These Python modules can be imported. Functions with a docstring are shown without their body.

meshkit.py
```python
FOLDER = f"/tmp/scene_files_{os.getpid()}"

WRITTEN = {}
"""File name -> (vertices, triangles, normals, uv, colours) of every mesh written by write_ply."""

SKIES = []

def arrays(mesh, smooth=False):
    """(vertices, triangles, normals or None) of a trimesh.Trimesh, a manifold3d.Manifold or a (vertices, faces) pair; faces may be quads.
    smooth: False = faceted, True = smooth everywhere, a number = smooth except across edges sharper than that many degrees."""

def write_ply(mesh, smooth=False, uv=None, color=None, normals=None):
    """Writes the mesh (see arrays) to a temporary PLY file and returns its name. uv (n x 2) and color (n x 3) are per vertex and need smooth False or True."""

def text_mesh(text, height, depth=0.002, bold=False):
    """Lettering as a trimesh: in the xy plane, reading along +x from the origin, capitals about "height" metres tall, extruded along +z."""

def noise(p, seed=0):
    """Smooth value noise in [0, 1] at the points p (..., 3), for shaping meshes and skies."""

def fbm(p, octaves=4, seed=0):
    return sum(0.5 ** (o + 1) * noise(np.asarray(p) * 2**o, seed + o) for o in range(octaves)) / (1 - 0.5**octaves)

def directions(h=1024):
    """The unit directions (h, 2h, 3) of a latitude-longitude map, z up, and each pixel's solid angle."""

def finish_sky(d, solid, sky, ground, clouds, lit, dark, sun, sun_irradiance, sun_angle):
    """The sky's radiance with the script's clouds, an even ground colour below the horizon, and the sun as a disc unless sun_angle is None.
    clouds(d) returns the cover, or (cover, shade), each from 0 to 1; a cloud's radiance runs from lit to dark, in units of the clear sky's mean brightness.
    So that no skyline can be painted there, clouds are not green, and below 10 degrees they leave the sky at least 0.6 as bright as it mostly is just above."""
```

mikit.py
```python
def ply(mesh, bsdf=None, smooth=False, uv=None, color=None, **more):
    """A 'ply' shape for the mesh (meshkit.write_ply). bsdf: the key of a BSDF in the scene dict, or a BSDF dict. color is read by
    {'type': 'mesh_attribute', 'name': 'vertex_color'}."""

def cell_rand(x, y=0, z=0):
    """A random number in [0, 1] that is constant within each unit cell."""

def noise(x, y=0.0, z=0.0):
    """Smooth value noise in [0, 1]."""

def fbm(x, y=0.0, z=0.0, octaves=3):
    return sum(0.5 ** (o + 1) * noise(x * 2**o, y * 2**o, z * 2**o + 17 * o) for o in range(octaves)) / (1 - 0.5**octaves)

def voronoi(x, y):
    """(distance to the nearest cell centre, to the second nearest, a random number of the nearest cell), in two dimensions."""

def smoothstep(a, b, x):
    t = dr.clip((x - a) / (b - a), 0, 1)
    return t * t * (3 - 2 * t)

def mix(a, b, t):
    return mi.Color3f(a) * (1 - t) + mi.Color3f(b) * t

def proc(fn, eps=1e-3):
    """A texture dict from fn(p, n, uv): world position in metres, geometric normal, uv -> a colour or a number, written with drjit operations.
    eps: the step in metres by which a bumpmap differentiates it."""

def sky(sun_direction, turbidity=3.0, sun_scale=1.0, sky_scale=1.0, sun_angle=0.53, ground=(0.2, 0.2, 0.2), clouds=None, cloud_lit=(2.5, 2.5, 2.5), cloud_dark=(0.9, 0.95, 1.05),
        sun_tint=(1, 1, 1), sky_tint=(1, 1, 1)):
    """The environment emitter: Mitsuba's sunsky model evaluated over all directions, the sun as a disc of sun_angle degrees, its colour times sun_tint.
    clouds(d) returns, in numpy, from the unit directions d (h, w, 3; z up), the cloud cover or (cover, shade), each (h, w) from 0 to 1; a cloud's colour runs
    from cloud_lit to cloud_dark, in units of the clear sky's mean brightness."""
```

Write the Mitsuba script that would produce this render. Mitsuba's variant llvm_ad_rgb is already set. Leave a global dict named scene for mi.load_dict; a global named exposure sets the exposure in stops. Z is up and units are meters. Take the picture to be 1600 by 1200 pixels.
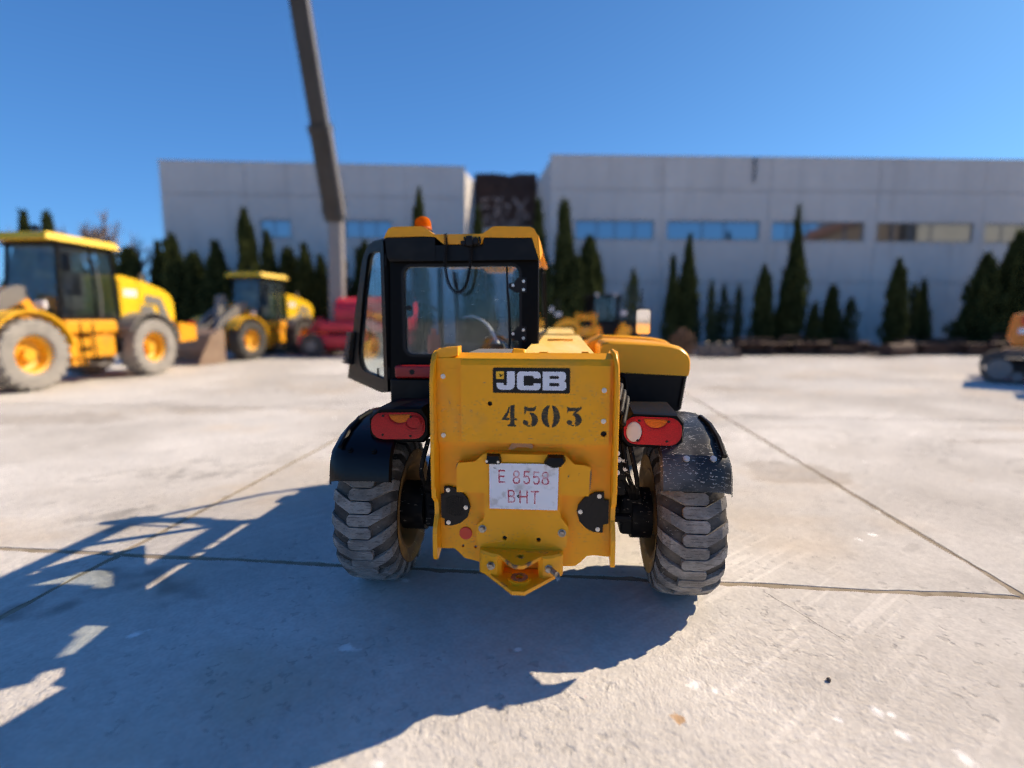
import math, random
import numpy as np, trimesh, drjit as dr, mitsuba as mi
import manifold3d as m3
from shapely.geometry import Polygon, box as sbox, Point, LineString
from shapely.ops import unary_union
from shapely import affinity
import mikit, meshkit
from mikit import noise, fbm, voronoi, cell_rand, smoothstep, mix, proc

T = mi.ScalarTransform4f
scene, labels = {}, {}

# ------------------------------------------------------------------ camera, sky, exposure
CAM_H, PITCH = 1.40, 7.125
_p = math.radians(PITCH)
scene['camera'] = dict(type='thinlens', fov=90.0, fov_axis='x', near_clip=0.05, far_clip=600.0,
                       aperture_radius=0.018, focus_distance=2.35,
                       to_world=T().look_at(origin=[0, 0, CAM_H], target=[0, math.cos(_p), CAM_H - math.sin(_p)], up=[0, 0, 1]))
SUN_AZ, SUN_EL = 64.5, 37.5           # degrees right of the view, degrees up
_a, _e = math.radians(SUN_AZ), math.radians(SUN_EL)
scene['sky_light'] = mikit.sky([math.sin(_a) * math.cos(_e), math.cos(_a) * math.cos(_e), math.sin(_e)],
                               turbidity=2.5, ground=(0.34, 0.32, 0.30), sky_scale=.72, sky_tint=(.49, .87, 1.28))
exposure = 2.25

# ------------------------------------------------------------------ bookkeeping
FRAME = [np.eye(4)]

def key_for(name, parent=None):
    base = f'{parent}__{name}' if parent else name
    if base not in scene and base not in labels and base not in _taken:
        _taken.add(base)
        return base
    k = 1
    while f'{base}_{k:03d}' in _taken:
        k += 1
    _taken.add(f'{base}_{k:03d}')
    return f'{base}_{k:03d}'

_taken = set()

def tag(key, label=None, cat=None, group=None, kind=None):
    d = labels.setdefault(key, {})
    if label: d['label'] = label
    if cat: d['category'] = cat
    if group: d['group'] = group
    if kind: d['kind'] = kind
    return key

def thing(name, label, cat, group=None):
    key = key_for(name)
    return tag(key, label, cat, group)

def as_tri(mesh):
    if hasattr(mesh, 'to_mesh'):
        mm = mesh.to_mesh()
        return trimesh.Trimesh(np.array(mm.vert_properties[:, :3]), np.array(mm.tri_verts), process=False)
    if isinstance(mesh, (list,)):
        return trimesh.util.concatenate([as_tri(x) for x in mesh])
    return mesh

def add(name, mesh, mat, parent=None, smooth=35, label=None, cat=None, group=None, kind=None, uv=None):
    key = key_for(name, parent)
    t = as_tri(mesh).copy()
    t.apply_transform(FRAME[-1])
    scene[key] = mikit.ply(t, mat, smooth=smooth, uv=uv)
    if label or cat or group or kind:
        tag(key, label, cat, group, kind)
    return key

def each(name, meshes, mat, parent=None, label=None, **k):
    return [add(name, m, mat, parent, label=label, **k) for m in meshes]

def mat4(loc=(0, 0, 0), rz=0.0, rx=0.0, ry=0.0, s=1.0):
    R = trimesh.transformations.euler_matrix(math.radians(rx), math.radians(ry), math.radians(rz))
    M = np.eye(4)
    M[:3, :3] = R[:3, :3] * s
    M[:3, 3] = loc
    return M

class at:
    def __init__(self, *a, **k): self.M = mat4(*a, **k)
    def __enter__(self): FRAME.append(FRAME[-1] @ self.M)
    def __exit__(self, *a): FRAME.pop()

# ------------------------------------------------------------------ mesh makers
def bx(x0, x1, y0, y1, z0, z1, b=0.0):
    if b <= 0:
        m = trimesh.creation.box([x1 - x0, y1 - y0, z1 - z0])
        m.apply_translation([(x0 + x1) / 2, (y0 + y1) / 2, (z0 + z1) / 2])
        return m
    b = min(b, (x1 - x0) * .49, (y1 - y0) * .49, (z1 - z0) * .49)
    pts = []
    for x, sx in ((x0, 1), (x1, -1)):
        for y, sy in ((y0, 1), (y1, -1)):
            for z, sz in ((z0, 1), (z1, -1)):
                k = b * .3
                pts += [(x, y + sy * b, z + sz * b), (x + sx * b, y, z + sz * b), (x + sx * b, y + sy * b, z),
                        (x + sx * k, y + sy * k, z + sz * b), (x + sx * k, y + sy * b, z + sz * k), (x + sx * b, y + sy * k, z + sz * k)]
    return as_tri(m3.Manifold.hull_points(np.array(pts)))

def hull(pts):
    return as_tri(m3.Manifold.hull_points(np.array(pts, float)))

def extr(poly, h):
    if poly.geom_type == 'MultiPolygon':
        return trimesh.util.concatenate([trimesh.creation.extrude_polygon(g, h, engine='earcut') for g in poly.geoms])
    return trimesh.creation.extrude_polygon(poly, h, engine='earcut')

def plate_xz(poly, y0, y1):
    """polygon in (x, z), extruded from y0 to y1"""
    m = extr(poly, abs(y1 - y0))
    v = m.vertices.copy()
    m.vertices = np.stack([v[:, 0], min(y0, y1) + v[:, 2], v[:, 1]], 1)
    m.invert()
    return m

def plate_yz(poly, x0, x1):
    m = extr(poly, abs(x1 - x0))
    v = m.vertices.copy()
    m.vertices = np.stack([min(x0, x1) + v[:, 2], v[:, 0], v[:, 1]], 1)
    return m

def plate_xy(poly, z0, z1):
    m = extr(poly, abs(z1 - z0))
    m.apply_translation([0, 0, min(z0, z1)])
    return m

def P(*pts): return Polygon(pts)

def rrect(x0, z0, x1, z1, r):
    return sbox(x0 + r, z0 + r, x1 - r, z1 - r).buffer(r, quad_segs=5)

def tube(path, r, n=8, closed_ends=True):
    path = np.asarray(path, float)
    rr = np.broadcast_to(np.asarray(r, float), (len(path),))
    tan = np.gradient(path, axis=0)
    tan /= np.linalg.norm(tan, axis=1, keepdims=True) + 1e-12
    up = np.array([0, 0, 1.]) if abs(tan[0, 2]) < .9 else np.array([1., 0, 0])
    u = np.cross(tan[0], up); u /= np.linalg.norm(u)
    V = []
    for i in range(len(path)):
        u = u - tan[i] * (u @ tan[i]); u /= np.linalg.norm(u) + 1e-12
        w = np.cross(tan[i], u)
        a = np.arange(n) * 2 * math.pi / n
        V.append(path[i] + rr[i] * (np.cos(a)[:, None] * u + np.sin(a)[:, None] * w))
    V = np.vstack(V)
    F = []
    for i in range(len(path) - 1):
        for j in range(n):
            a, b = i * n + j, i * n + (j + 1) % n
            F += [(a, b, b + n), (a, b + n, a + n)]
    k = len(V)
    V = np.vstack([V, path[:1], path[-1:]])
    for j in range(n):
        F.append((k, (j + 1) % n, j))
        F.append((k + 1, (len(path) - 1) * n + j, (len(path) - 1) * n + (j + 1) % n))
    return trimesh.Trimesh(V, np.array(F), process=False)

def cyl(p0, p1, r, n=16, r1=None):
    return tube([p0, p1], [r, r if r1 is None else r1], n)

def lathe_x(prof, n=48):
    """profile of (radius, x) points turned about the x axis"""
    prof = np.asarray(prof, float)
    a = np.arange(n) * 2 * math.pi / n
    V = np.vstack([np.stack([np.full(n, x), r * np.cos(a), r * np.sin(a)], 1) for r, x in prof])
    F = []
    for i in range(len(prof) - 1):
        for j in range(n):
            p, q = i * n + j, i * n + (j + 1) % n
            F += [(p, q, q + n), (p, q + n, p + n)]
    return trimesh.Trimesh(V, np.array(F), process=False)

def bez(pts, n=16):
    """smooth path through the points (Catmull-Rom)"""
    p = np.asarray(pts, float)
    q = np.vstack([2 * p[0] - p[1], p, 2 * p[-1] - p[-2]])
    out = []
    for i in range(1, len(q) - 2):
        for t in np.linspace(0, 1, n, endpoint=False):
            a, b, c, d = q[i - 1], q[i], q[i + 1], q[i + 2]
            out.append(.5 * (2 * b + (c - a) * t + (2 * a - 5 * b + 4 * c - d) * t * t + (3 * b - a - 3 * c + d) * t ** 3))
    return np.vstack([out, p[-1:]])

def bolt(x, y, z, r=.009, d=.008, ax='y'):
    """hexagon head on a washer, facing -y (or another axis)"""
    m = [cyl((0, 0, 0), (0, -.003, 0), r * 1.35, 14), cyl((0, -.002, 0), (0, -d, 0), r, 6, r * .95)]
    m = trimesh.util.concatenate(m)
    if ax == 'x': m.apply_transform(mat4(rz=90))
    if ax == '-x': m.apply_transform(mat4(rz=-90))
    if ax == 'z': m.apply_transform(mat4(rx=-90))
    m.apply_translation([x, y, z])
    return m

# ------------------------------------------------------------------ materials
def mat(name, d, two=True):
    scene[name] = {'type': 'twosided', 'b': d} if two else d

def pr(color, rough=.5, **k):
    c = color if isinstance(color, dict) else {'type': 'rgb', 'value': list(color)}
    r = rough
    return dict(type='principled', base_color=c, roughness=r, **k)

def bump(inner, fn, scale, eps=1e-3):
    return {'type': 'bumpmap', 'tex': proc(fn, eps), 'scale': scale, 'inner': inner}

# concrete yard: fine sand grain, pits, paler laitance patches, ochre dirt and old tyre marks
SPLASH = [(.705, 1.821, .036), (.771, 1.786, .022), (1.318, 1.690, .032), (1.356, 1.672, .020), (1.328, 1.580, .026), (1.154, 1.642, .018), (1.46, 1.483, .034)]
RUSTY = (.593, 1.651)
STAINS = [(4.77, 10.36, 1.0, .30), (3.7, 6.6, .5, .08), (5.75, 5.81, .9, .09), (6.14, 6.52, .7, .08), (-6.5, 7.2, 1.3, .45), (-4.7, 7.95, 1.0, .3), (1.6, 6.0, .9, .4), (2.6, 4.6, .5, .35)]
def concrete_color(p, n, uv):
    x, y = p.x, p.y
    big = fbm(x * .55 + 3, y * .55, 1.5, 5)
    mid = fbm(x * 2.1, y * 2.1 + 9, 4.0, 4)
    fine = fbm(x * 24, y * 24, 2.0, 3)
    grit = noise(x * 95, y * 95, 5)
    c = mix((.56, .535, .50), (.69, .668, .637), smoothstep(.34, .64, big))
    c = c * (.84 + .22 * mid) * (.88 + .18 * fine) * (.92 + .13 * grit)
    ochre = smoothstep(.54, .74, fbm(x * .55 + 20, y * .9 + 4, 8.0, 4)) * smoothstep(.35, .7, mid)
    c = c * (1 - .35 * ochre) + mi.Color3f(.50, .40, .28) * ochre * .35
    # pock marks with ragged outlines, a few large, inner shade painted into the colour
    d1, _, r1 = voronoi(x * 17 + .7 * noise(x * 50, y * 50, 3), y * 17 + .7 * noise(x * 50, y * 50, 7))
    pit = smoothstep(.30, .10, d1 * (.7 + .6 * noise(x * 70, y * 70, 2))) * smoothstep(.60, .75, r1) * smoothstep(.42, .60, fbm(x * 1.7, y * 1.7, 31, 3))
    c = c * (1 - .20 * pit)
    # white mineral splashes
    d2, _, r2 = voronoi(x * 1.7 + .10 * noise(x * 14, y * 14, 2), y * 1.7 + .10 * noise(x * 14, y * 14, 6))
    wh = smoothstep(.085, .02, d2 * (.6 + 1.1 * noise(x * 34, y * 34, 9) + .5 * noise(x * 90, y * 90, 2))) * smoothstep(.80, .82, r2)
    c = c * (1 - wh) + mi.Color3f(.88, .87, .85) * wh
    rust = smoothstep(.09, .02, d2 * (1.0 + 1.5 * noise(x * 30, y * 30, 12))) * smoothstep(.06, .05, r2)
    c = c * (1 - .6 * rust) + mi.Color3f(.42, .22, .09) * rust * .6
    # paint splashes and a rust spot lying where the photograph shows them
    wob = .55 + .9 * noise(x * 60, y * 60, 4)
    for sx, sy, sr in SPLASH:
        b = .8 * smoothstep(1.0, .15, dr.sqrt(dr.square(x - sx) + dr.square((y - sy) * .9)) / sr * wob)
        c = c * (1 - b) + mi.Color3f(.90, .89, .88) * b
    b = smoothstep(1.0, .5, dr.sqrt(dr.square(x - RUSTY[0]) + dr.square(y - RUSTY[1])) / .028 * wob)
    c = c * (1 - .7 * b) + mi.Color3f(.50, .28, .10) * b * .7
    # damp and oily patches with an edge of their own
    for sx, sy, ax, ay in STAINS:
        q = dr.sqrt(dr.square((x - sx) / ax) + dr.square((y - sy) / ay)) * (.35 + 1.3 * fbm(x * 3.2, y * 3.2, 6, 4))
        b = smoothstep(1.0, .8, q) * (.7 + .3 * noise(x * 8, y * 8, 2))
        c = c * (1 - .30 * b) + mi.Color3f(.30, .23, .16) * b * .22
    # one fine crack
    t = dr.clip((2.50 - y) / .40, 0, 1)
    cx = 1.311 + .156 * t + .010 * (noise(y * 14, 1, 1) - .5)
    ck = smoothstep(.0045, .0015, dr.abs(x - cx)) * smoothstep(2.52, 2.49, y) * smoothstep(2.08, 2.12, y)
    c = c * (1 - .5 * ck)
    # oily drips
    d3, _, r3 = voronoi(x * .45 + .5 * noise(x * 3, y * 3, 1), y * .9 + .5 * noise(x * 3, y * 3, 8))
    oil = smoothstep(.30, .05, d3 + .25 * noise(x * 11, y * 11, 4)) * smoothstep(.82, .84, r3)
    c = c * (1 - .38 * oil)
    # scuffs left by turning tyres and dragged steel: fine, long, in patches
    u, w = x * .80 + y * .60, -x * .60 + y * .80
    scuff = smoothstep(.60, .85, noise(u * 2.2, w * 42, 3)) * smoothstep(.48, .66, fbm(x * .8 + 40, y * .8, 3, 3))
    c = c * (1 + .13 * scuff)
    tread = smoothstep(.55, .75, noise(u * 9 + 2.5 * noise(w * 5, 1, 1), w * 17, 8)) * smoothstep(.50, .64, fbm(x * .6 + 11, y * .35, 5, 3)) * smoothstep(.4, .6, noise(u * .7, w * 2.6, 2))
    return c * (1 - .15 * tread)

def concrete_height(p, n, uv):
    x, y = p.x, p.y
    d1, _, r1 = voronoi(x * 17 + .7 * noise(x * 50, y * 50, 3), y * 17 + .7 * noise(x * 50, y * 50, 7))
    pit = smoothstep(.34, .02, d1 * (.7 + .6 * noise(x * 70, y * 70, 2))) * smoothstep(.60, .75, r1) * smoothstep(.42, .60, fbm(x * 1.7, y * 1.7, 31, 3))
    rough = .30 + .70 * smoothstep(.35, .65, fbm(x * .9 + 5, y * .9, 2, 3))
    return .40 * fbm(x * 11, y * 11, 3, 3) + rough * .55 * fbm(x * 46, y * 46, 7, 3) + .22 * noise(x * 150, y * 150, 1) - .30 * pit

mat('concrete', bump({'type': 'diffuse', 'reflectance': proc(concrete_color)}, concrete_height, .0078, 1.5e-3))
mat('joint_dirt', {'type': 'diffuse', 'reflectance': proc(lambda p, n, uv: mix((.20, .165, .12), (.40, .345, .27), fbm(p.x * 20, p.y * 20, 1, 3)))})
mat('earth', {'type': 'diffuse', 'reflectance': proc(lambda p, n, uv: mix((.54, .50, .45), (.62, .58, .53), fbm(p.x * .4, p.y * .4, 1, 4)))})
# ------------------------------------------------------------------ materials of machines and buildings
def speck(p, s, thr):
    """irregular spatter spots (dried concrete and mud): 1 inside a spot"""
    d, _, r = voronoi(p.x * s + p.z * s * .7 + 1.5 * noise(p.x * s * 3, p.y * s * 3, p.z * s * 3), p.y * s + p.z * s * 1.1)
    return smoothstep(.26, .14, d) * smoothstep(thr, thr + .03, r)

def yellow_fn(base, dirt):
    def f(p, n, uv):
        c = mi.Color3f(base) * (.95 + .09 * noise(p.x * 3, p.y * 3, p.z * 3))
        d = smoothstep(.56, .74, fbm(p.x * 7, p.y * 7, p.z * 5, 4)) * dirt
        grit = smoothstep(.70, .80, noise(p.x * 130, p.y * 130, p.z * 130)) * smoothstep(.50, .68, fbm(p.x * 4 + 9, p.y * 4, p.z * 4, 3))
        c = c * (1 - d) + mi.Color3f(.36, .24, .11) * d
        c = c * (1 - .30 * grit) + mi.Color3f(.30, .21, .10) * .30 * grit
        chip = smoothstep(.93, .94, noise(p.x * 34 + 5, p.y * 34, p.z * 41)) * smoothstep(.62, .7, fbm(p.x * 5, p.y * 5 + 3, p.z * 5, 2))
        return c * (1 - chip) + mi.Color3f(.10, .06, .03) * chip
    return f
YEL = (.88, .36, .004)
mat('yellow_paint', pr(proc(yellow_fn(YEL, .14)), .36, specular=.3, clearcoat=.12, clearcoat_gloss=.8))
mat('yellow_worn', pr(proc(yellow_fn(YEL, .45)), .5))
def boom_fn(p, n, uv):
    f = fbm(p.x * 5, p.y * 1.2, p.z * 5, 4)
    g = noise(p.x * 70, p.y * 70, p.z * 70)
    st = smoothstep(.45, .75, noise(p.x * 26, p.y * 2.2, 3)) * .5
    return mix((.86, .47, .04), (.78, .60, .22), dr.clip(.25 + .8 * smoothstep(.3, .65, f) * (.6 + .4 * g) + st * .3, 0, 1))
mat('yellow_dusty', pr(proc(boom_fn), .6))
mat('yellow_plain', pr((.80, .42, .012), .4))
mat('yellow_deep', pr(proc(lambda p, n, uv: mix((.78, .34, .008), (.50, .22, .03), .5 * smoothstep(.5, .7, fbm(p.x * 2, p.y * 2, p.z * 2, 3)))), .5))
def chipped_fn(p, n, uv):
    f = fbm(p.x * 26, p.y * 26, p.z * 26, 4)
    c = mix((.86, .34, .006), (.60, .25, .03), smoothstep(.54, .66, f))
    return mix(c, (.16, .085, .05), smoothstep(.67, .72, f))
mat('yellow_chipped', pr(proc(chipped_fn), .55))
mat('black_paint', pr(proc(lambda p, n, uv: mix((.003, .003, .0035), (.016, .014, .012), .5 * smoothstep(.5, .75, fbm(p.x * 9, p.y * 9, p.z * 9, 3)))), .42, specular=.22))
mat('black_gloss', pr((.003, .003, .0035), .42, specular=.10))
def grime_fn(p, n, uv):
    f = fbm(p.x * 14, p.y * 14, p.z * 14, 4)
    c = mix((.006, .006, .006), (.032, .025, .018), smoothstep(.48, .72, f))
    s = speck(p, 60, .86)
    return c * (1 - s) + mi.Color3f(.3, .24, .17) * s
mat('black_grime', pr(proc(grime_fn), .6, specular=.2))
def fender_fn(p, n, uv):
    c = mix((.016, .017, .019), (.085, .084, .083), smoothstep(.45, .72, fbm(p.x * 8, p.y * 8, p.z * 8, 4)))
    s = dr.maximum(speck(p, 75, .58), .8 * speck(p, 38, .82)) * smoothstep(.30, .55, fbm(p.x * 5, p.y * 5, p.z * 5 + 3, 2))
    return c * (1 - .75 * s) + mi.Color3f(.52, .50, .47) * s * .75
mat('fender_plastic', bump(pr(proc(fender_fn), .34, specular=.4), lambda p, n, uv: speck(p, 75, .66), .0015))
mat('fender_clean', pr((.004, .004, .006), .22, specular=.25))
def rubber_fn(p, n, uv):
    f = fbm(p.x * 12, p.y * 12, p.z * 12, 4)
    g = noise(p.x * 120, p.y * 120, p.z * 120)
    c = mix((.052, .046, .041), (.125, .108, .09), smoothstep(.28, .68, f)) * (.82 + .3 * g)
    s = speck(p, 48, .88)
    return c * (1 - .5 * s) + mi.Color3f(.34, .31, .27) * s * .5
mat('rubber', bump(pr(proc(rubber_fn), .82, specular=.3), lambda p, n, uv: fbm(p.x * 60, p.y * 60, p.z * 60, 3), .0025))
def wall_fn(p, n, uv):
    f = fbm(p.x * 9, p.y * 9, p.z * 9, 4)
    c = mix((.16, .095, .04), (.36, .185, .045), smoothstep(.35, .65, f))
    s = speck(p, 55, .82)
    return c * (1 - s) + mi.Color3f(.42, .29, .14) * s
mat('muddy_rubber', pr(proc(wall_fn), .8))
mat('grey_rubber', pr(proc(lambda p, n, uv: mix((.20, .19, .175), (.36, .34, .31), fbm(p.x * 5, p.y * 5, p.z * 5, 4))), .9))
mat('dark_rubber', pr(proc(lambda p, n, uv: mix((.03, .03, .03), (.09, .085, .08), fbm(p.x * 5, p.y * 5, p.z * 5, 4))), .9))
mat('steel', pr(proc(lambda p, n, uv: mix((.34, .33, .31), (.18, .15, .12), smoothstep(.45, .7, fbm(p.x * 60, p.y * 60, p.z * 60, 3)))), .4, metallic=.8))
mat('zinc', pr((.62, .60, .56), .35, metallic=.7))
mat('rust', pr(proc(lambda p, n, uv: mix((.11, .05, .025), (.24, .13, .07), fbm(p.x * 6, p.y * 6, p.z * 6, 4))), .85))
mat('dark_rust', pr(proc(lambda p, n, uv: mix((.030, .020, .017), (.11, .06, .042), fbm(p.x * 5, p.y * 5, p.z * 5, 4))), .85))
mat('brown_steel', pr(proc(lambda p, n, uv: mix((.10, .075, .06), (.20, .155, .125), fbm(p.x * 3, p.y * 3, p.z * 3, 4))), .7))
mat('red_plastic', pr((.40, .012, .012), .4))
mat('lens_red', pr(proc(lambda p, n, uv: mi.Color3f(.46, .006, .014) * (.88 + .2 * smoothstep(.4, .6, noise(p.x * 330, p.y * 330, p.z * 330)))), .14, specular=.25, clearcoat=.15))
mat('lens_amber', pr(proc(lambda p, n, uv: mi.Color3f(.62, .14, .006) * (.9 + .2 * smoothstep(.4, .6, noise(p.x * 330, p.y * 330, p.z * 330)))), .14, specular=.25, clearcoat=.15))
mat('lens_white', pr((.56, .53, .50), .15, specular=.6, clearcoat=1.))
mat('beacon_amber', {'type': 'principledthin', 'base_color': {'type': 'rgb', 'value': [.80, .21, .012]}, 'roughness': .15, 'diff_trans': 1.0, 'spec_trans': .0}, two=False)
mat('beacon_core', pr((.55, .13, .01), .4))
mat('sign_white', pr((.66, .66, .70), .45))
mat('sign_black', pr((.008, .0075, .008), .45, specular=.25))
mat('plate_white', pr(proc(lambda p, n, uv: mix((.72, .71, .74), (.50, .48, .48), smoothstep(.5, .75, fbm(p.x * 30, p.y * 30, p.z * 30, 4)))), .45))
mat('plate_red', pr(proc(lambda p, n, uv: mix((.42, .035, .07), (.58, .30, .33), smoothstep(.42, .72, noise(p.x * 70, p.y * 70, p.z * 70)))), .5))
mat('stencil_black', pr(proc(lambda p, n, uv: mix((.014, .012, .010), (.10, .06, .01), smoothstep(.52, .75, noise(p.x * 160, p.y * 160, p.z * 160)))), .6))
mat('bare_brown', pr((.42, .20, .08), .6))
mat('glass', {'type': 'thindielectric', 'int_ior': 1.5}, two=False)
def dust_w(p, n, uv):
    run = noise(p.x * 55, p.y * 55, p.z * 3.0)
    return dr.clip(.015 + .035 * fbm(p.x * 7, p.y * 7, p.z * 7, 3) + .13 * smoothstep(.62, .95, run) * noise(p.x * 9, p.y * 9, p.z * 6) + .4 * speck(p, 42, .96), 0, .85)
def dusty_glass(name, gain):
    scene[name] = {'type': 'blendbsdf', 'weight': proc(lambda p, n, uv: dust_w(p, n, uv) * gain),
                   'a': {'type': 'thindielectric', 'int_ior': 1.5, 'specular_transmittance': {'type': 'rgb', 'value': [.80, .91, .93]}, 'specular_reflectance': {'type': 'rgb', 'value': [.70, .85, .95]}},
                   'b': {'type': 'principledthin', 'base_color': {'type': 'rgb', 'value': [.40, .43, .42]}, 'roughness': .9, 'diff_trans': 1.0}}
dusty_glass('glass_dusty', 1.0)
dusty_glass('glass_dirty', 1.7)
mat('mirror', {'type': 'conductor', 'material': 'Al'})
mat('crane_grey', pr(proc(lambda p, n, uv: mix((.030, .034, .041), (.019, .022, .027), smoothstep(.35, .7, fbm(p.x * 2, p.y * 2, p.z * .8, 4)))), .5))
mat('crane_light', pr((.21, .205, .21), .5))
mat('lift_red', pr(proc(lambda p, n, uv: mix((.62, .022, .05), (.46, .02, .035), fbm(p.x * 2, p.y * 2, p.z * 2, 3))), .4))
mat('seat_grey', pr((.035, .035, .04), .8))
mat('orange_paint', pr((.74, .22, .02), .45))
mat('decal_red', pr((.62, .05, .02), .5))
mat('loader_grey', pr((.16, .155, .15), .6))
mat('bucket_brown', pr(proc(lambda p, n, uv: mix((.16, .10, .07), (.34, .25, .18), fbm(p.x * 3, p.y * 3, p.z * 3, 4))), .75))
mat('rim_orange', pr(proc(lambda p, n, uv: mix((.80, .46, .015), (.60, .30, .03), fbm(p.x * 5, p.y * 5, p.z * 5, 3))), .5))

# precast concrete, stained by rain with fine vertical runs
def panel_fn(p, n, uv):
    f = fbm(p.x * .7 + p.y * .7, p.z * .5, 3, 4)
    g = fbm(p.x * 9, p.y * 9, p.z * 9, 3)
    run = smoothstep(.55, .85, noise(p.x * 5.5, p.z * .35, 4)) * noise(p.x * 2, p.z * .8, 9)
    return mix((.60, .578, .548), (.69, .668, .635), f) * (.90 + .14 * g) * (1 - .16 * run)
mat('panel_concrete', bump({'type': 'diffuse', 'reflectance': proc(panel_fn)}, lambda p, n, uv: fbm(p.x * 14, p.y * 14, p.z * 14, 3), .004, 5e-3))
mat('panel_gap', pr((.17, .16, .15), .9))
mat('window_frame', pr((.12, .13, .15), .4))
mat('solar_glass', pr((.34, .37, .40), .03, metallic=1.0))
mat('roof_felt', pr((.2, .19, .18), .9))
mat('cream_wall', {'type': 'diffuse', 'reflectance': proc(lambda p, n, uv: mix((.46, .445, .385), (.54, .52, .46), fbm(p.x * .5, p.y * .5, p.z * .5, 4)))})
mat('tile_roof', pr((.20, .10, .07), .9))
mat('mural_brown', {'type': 'diffuse', 'reflectance': proc(lambda p, n, uv: mix((.045, .03, .027), (.085, .058, .05), fbm(p.x * 2.2, p.y * 2.2, p.z * 2.2, 4)))})
mat('mural_letter', {'type': 'diffuse', 'reflectance': proc(lambda p, n, uv: mix((.34, .29, .27), (.20, .16, .15), smoothstep(.35, .7, fbm(p.x * 3, p.y * 3, p.z * 3, 3))))})

# foliage
def leaf(name, a, b):
    scene[name] = {'type': 'principledthin', 'base_color': proc(lambda p, n, uv: mix(a, b, fbm(p.x * 2.2, p.y * 2.2, p.z * 1.5, 3))), 'roughness': .6, 'diff_trans': .5}
leaf('cypress_leaf', (.034, .048, .020), (.078, .094, .034))
mat('crown_core', {'type': 'diffuse', 'reflectance': proc(lambda p, n, uv: mix((.034, .048, .020), (.078, .094, .034), fbm(p.x * 2.2, p.y * 2.2, p.z * 1.5, 3)))})
mat('bark', {'type': 'diffuse', 'reflectance': proc(lambda p, n, uv: mix((.08, .06, .045), (.17, .135, .11), fbm(p.x * 9, p.y * 9, p.z * 2, 3)))})
mat('twig', pr((.22, .17, .15), .9))

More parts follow.
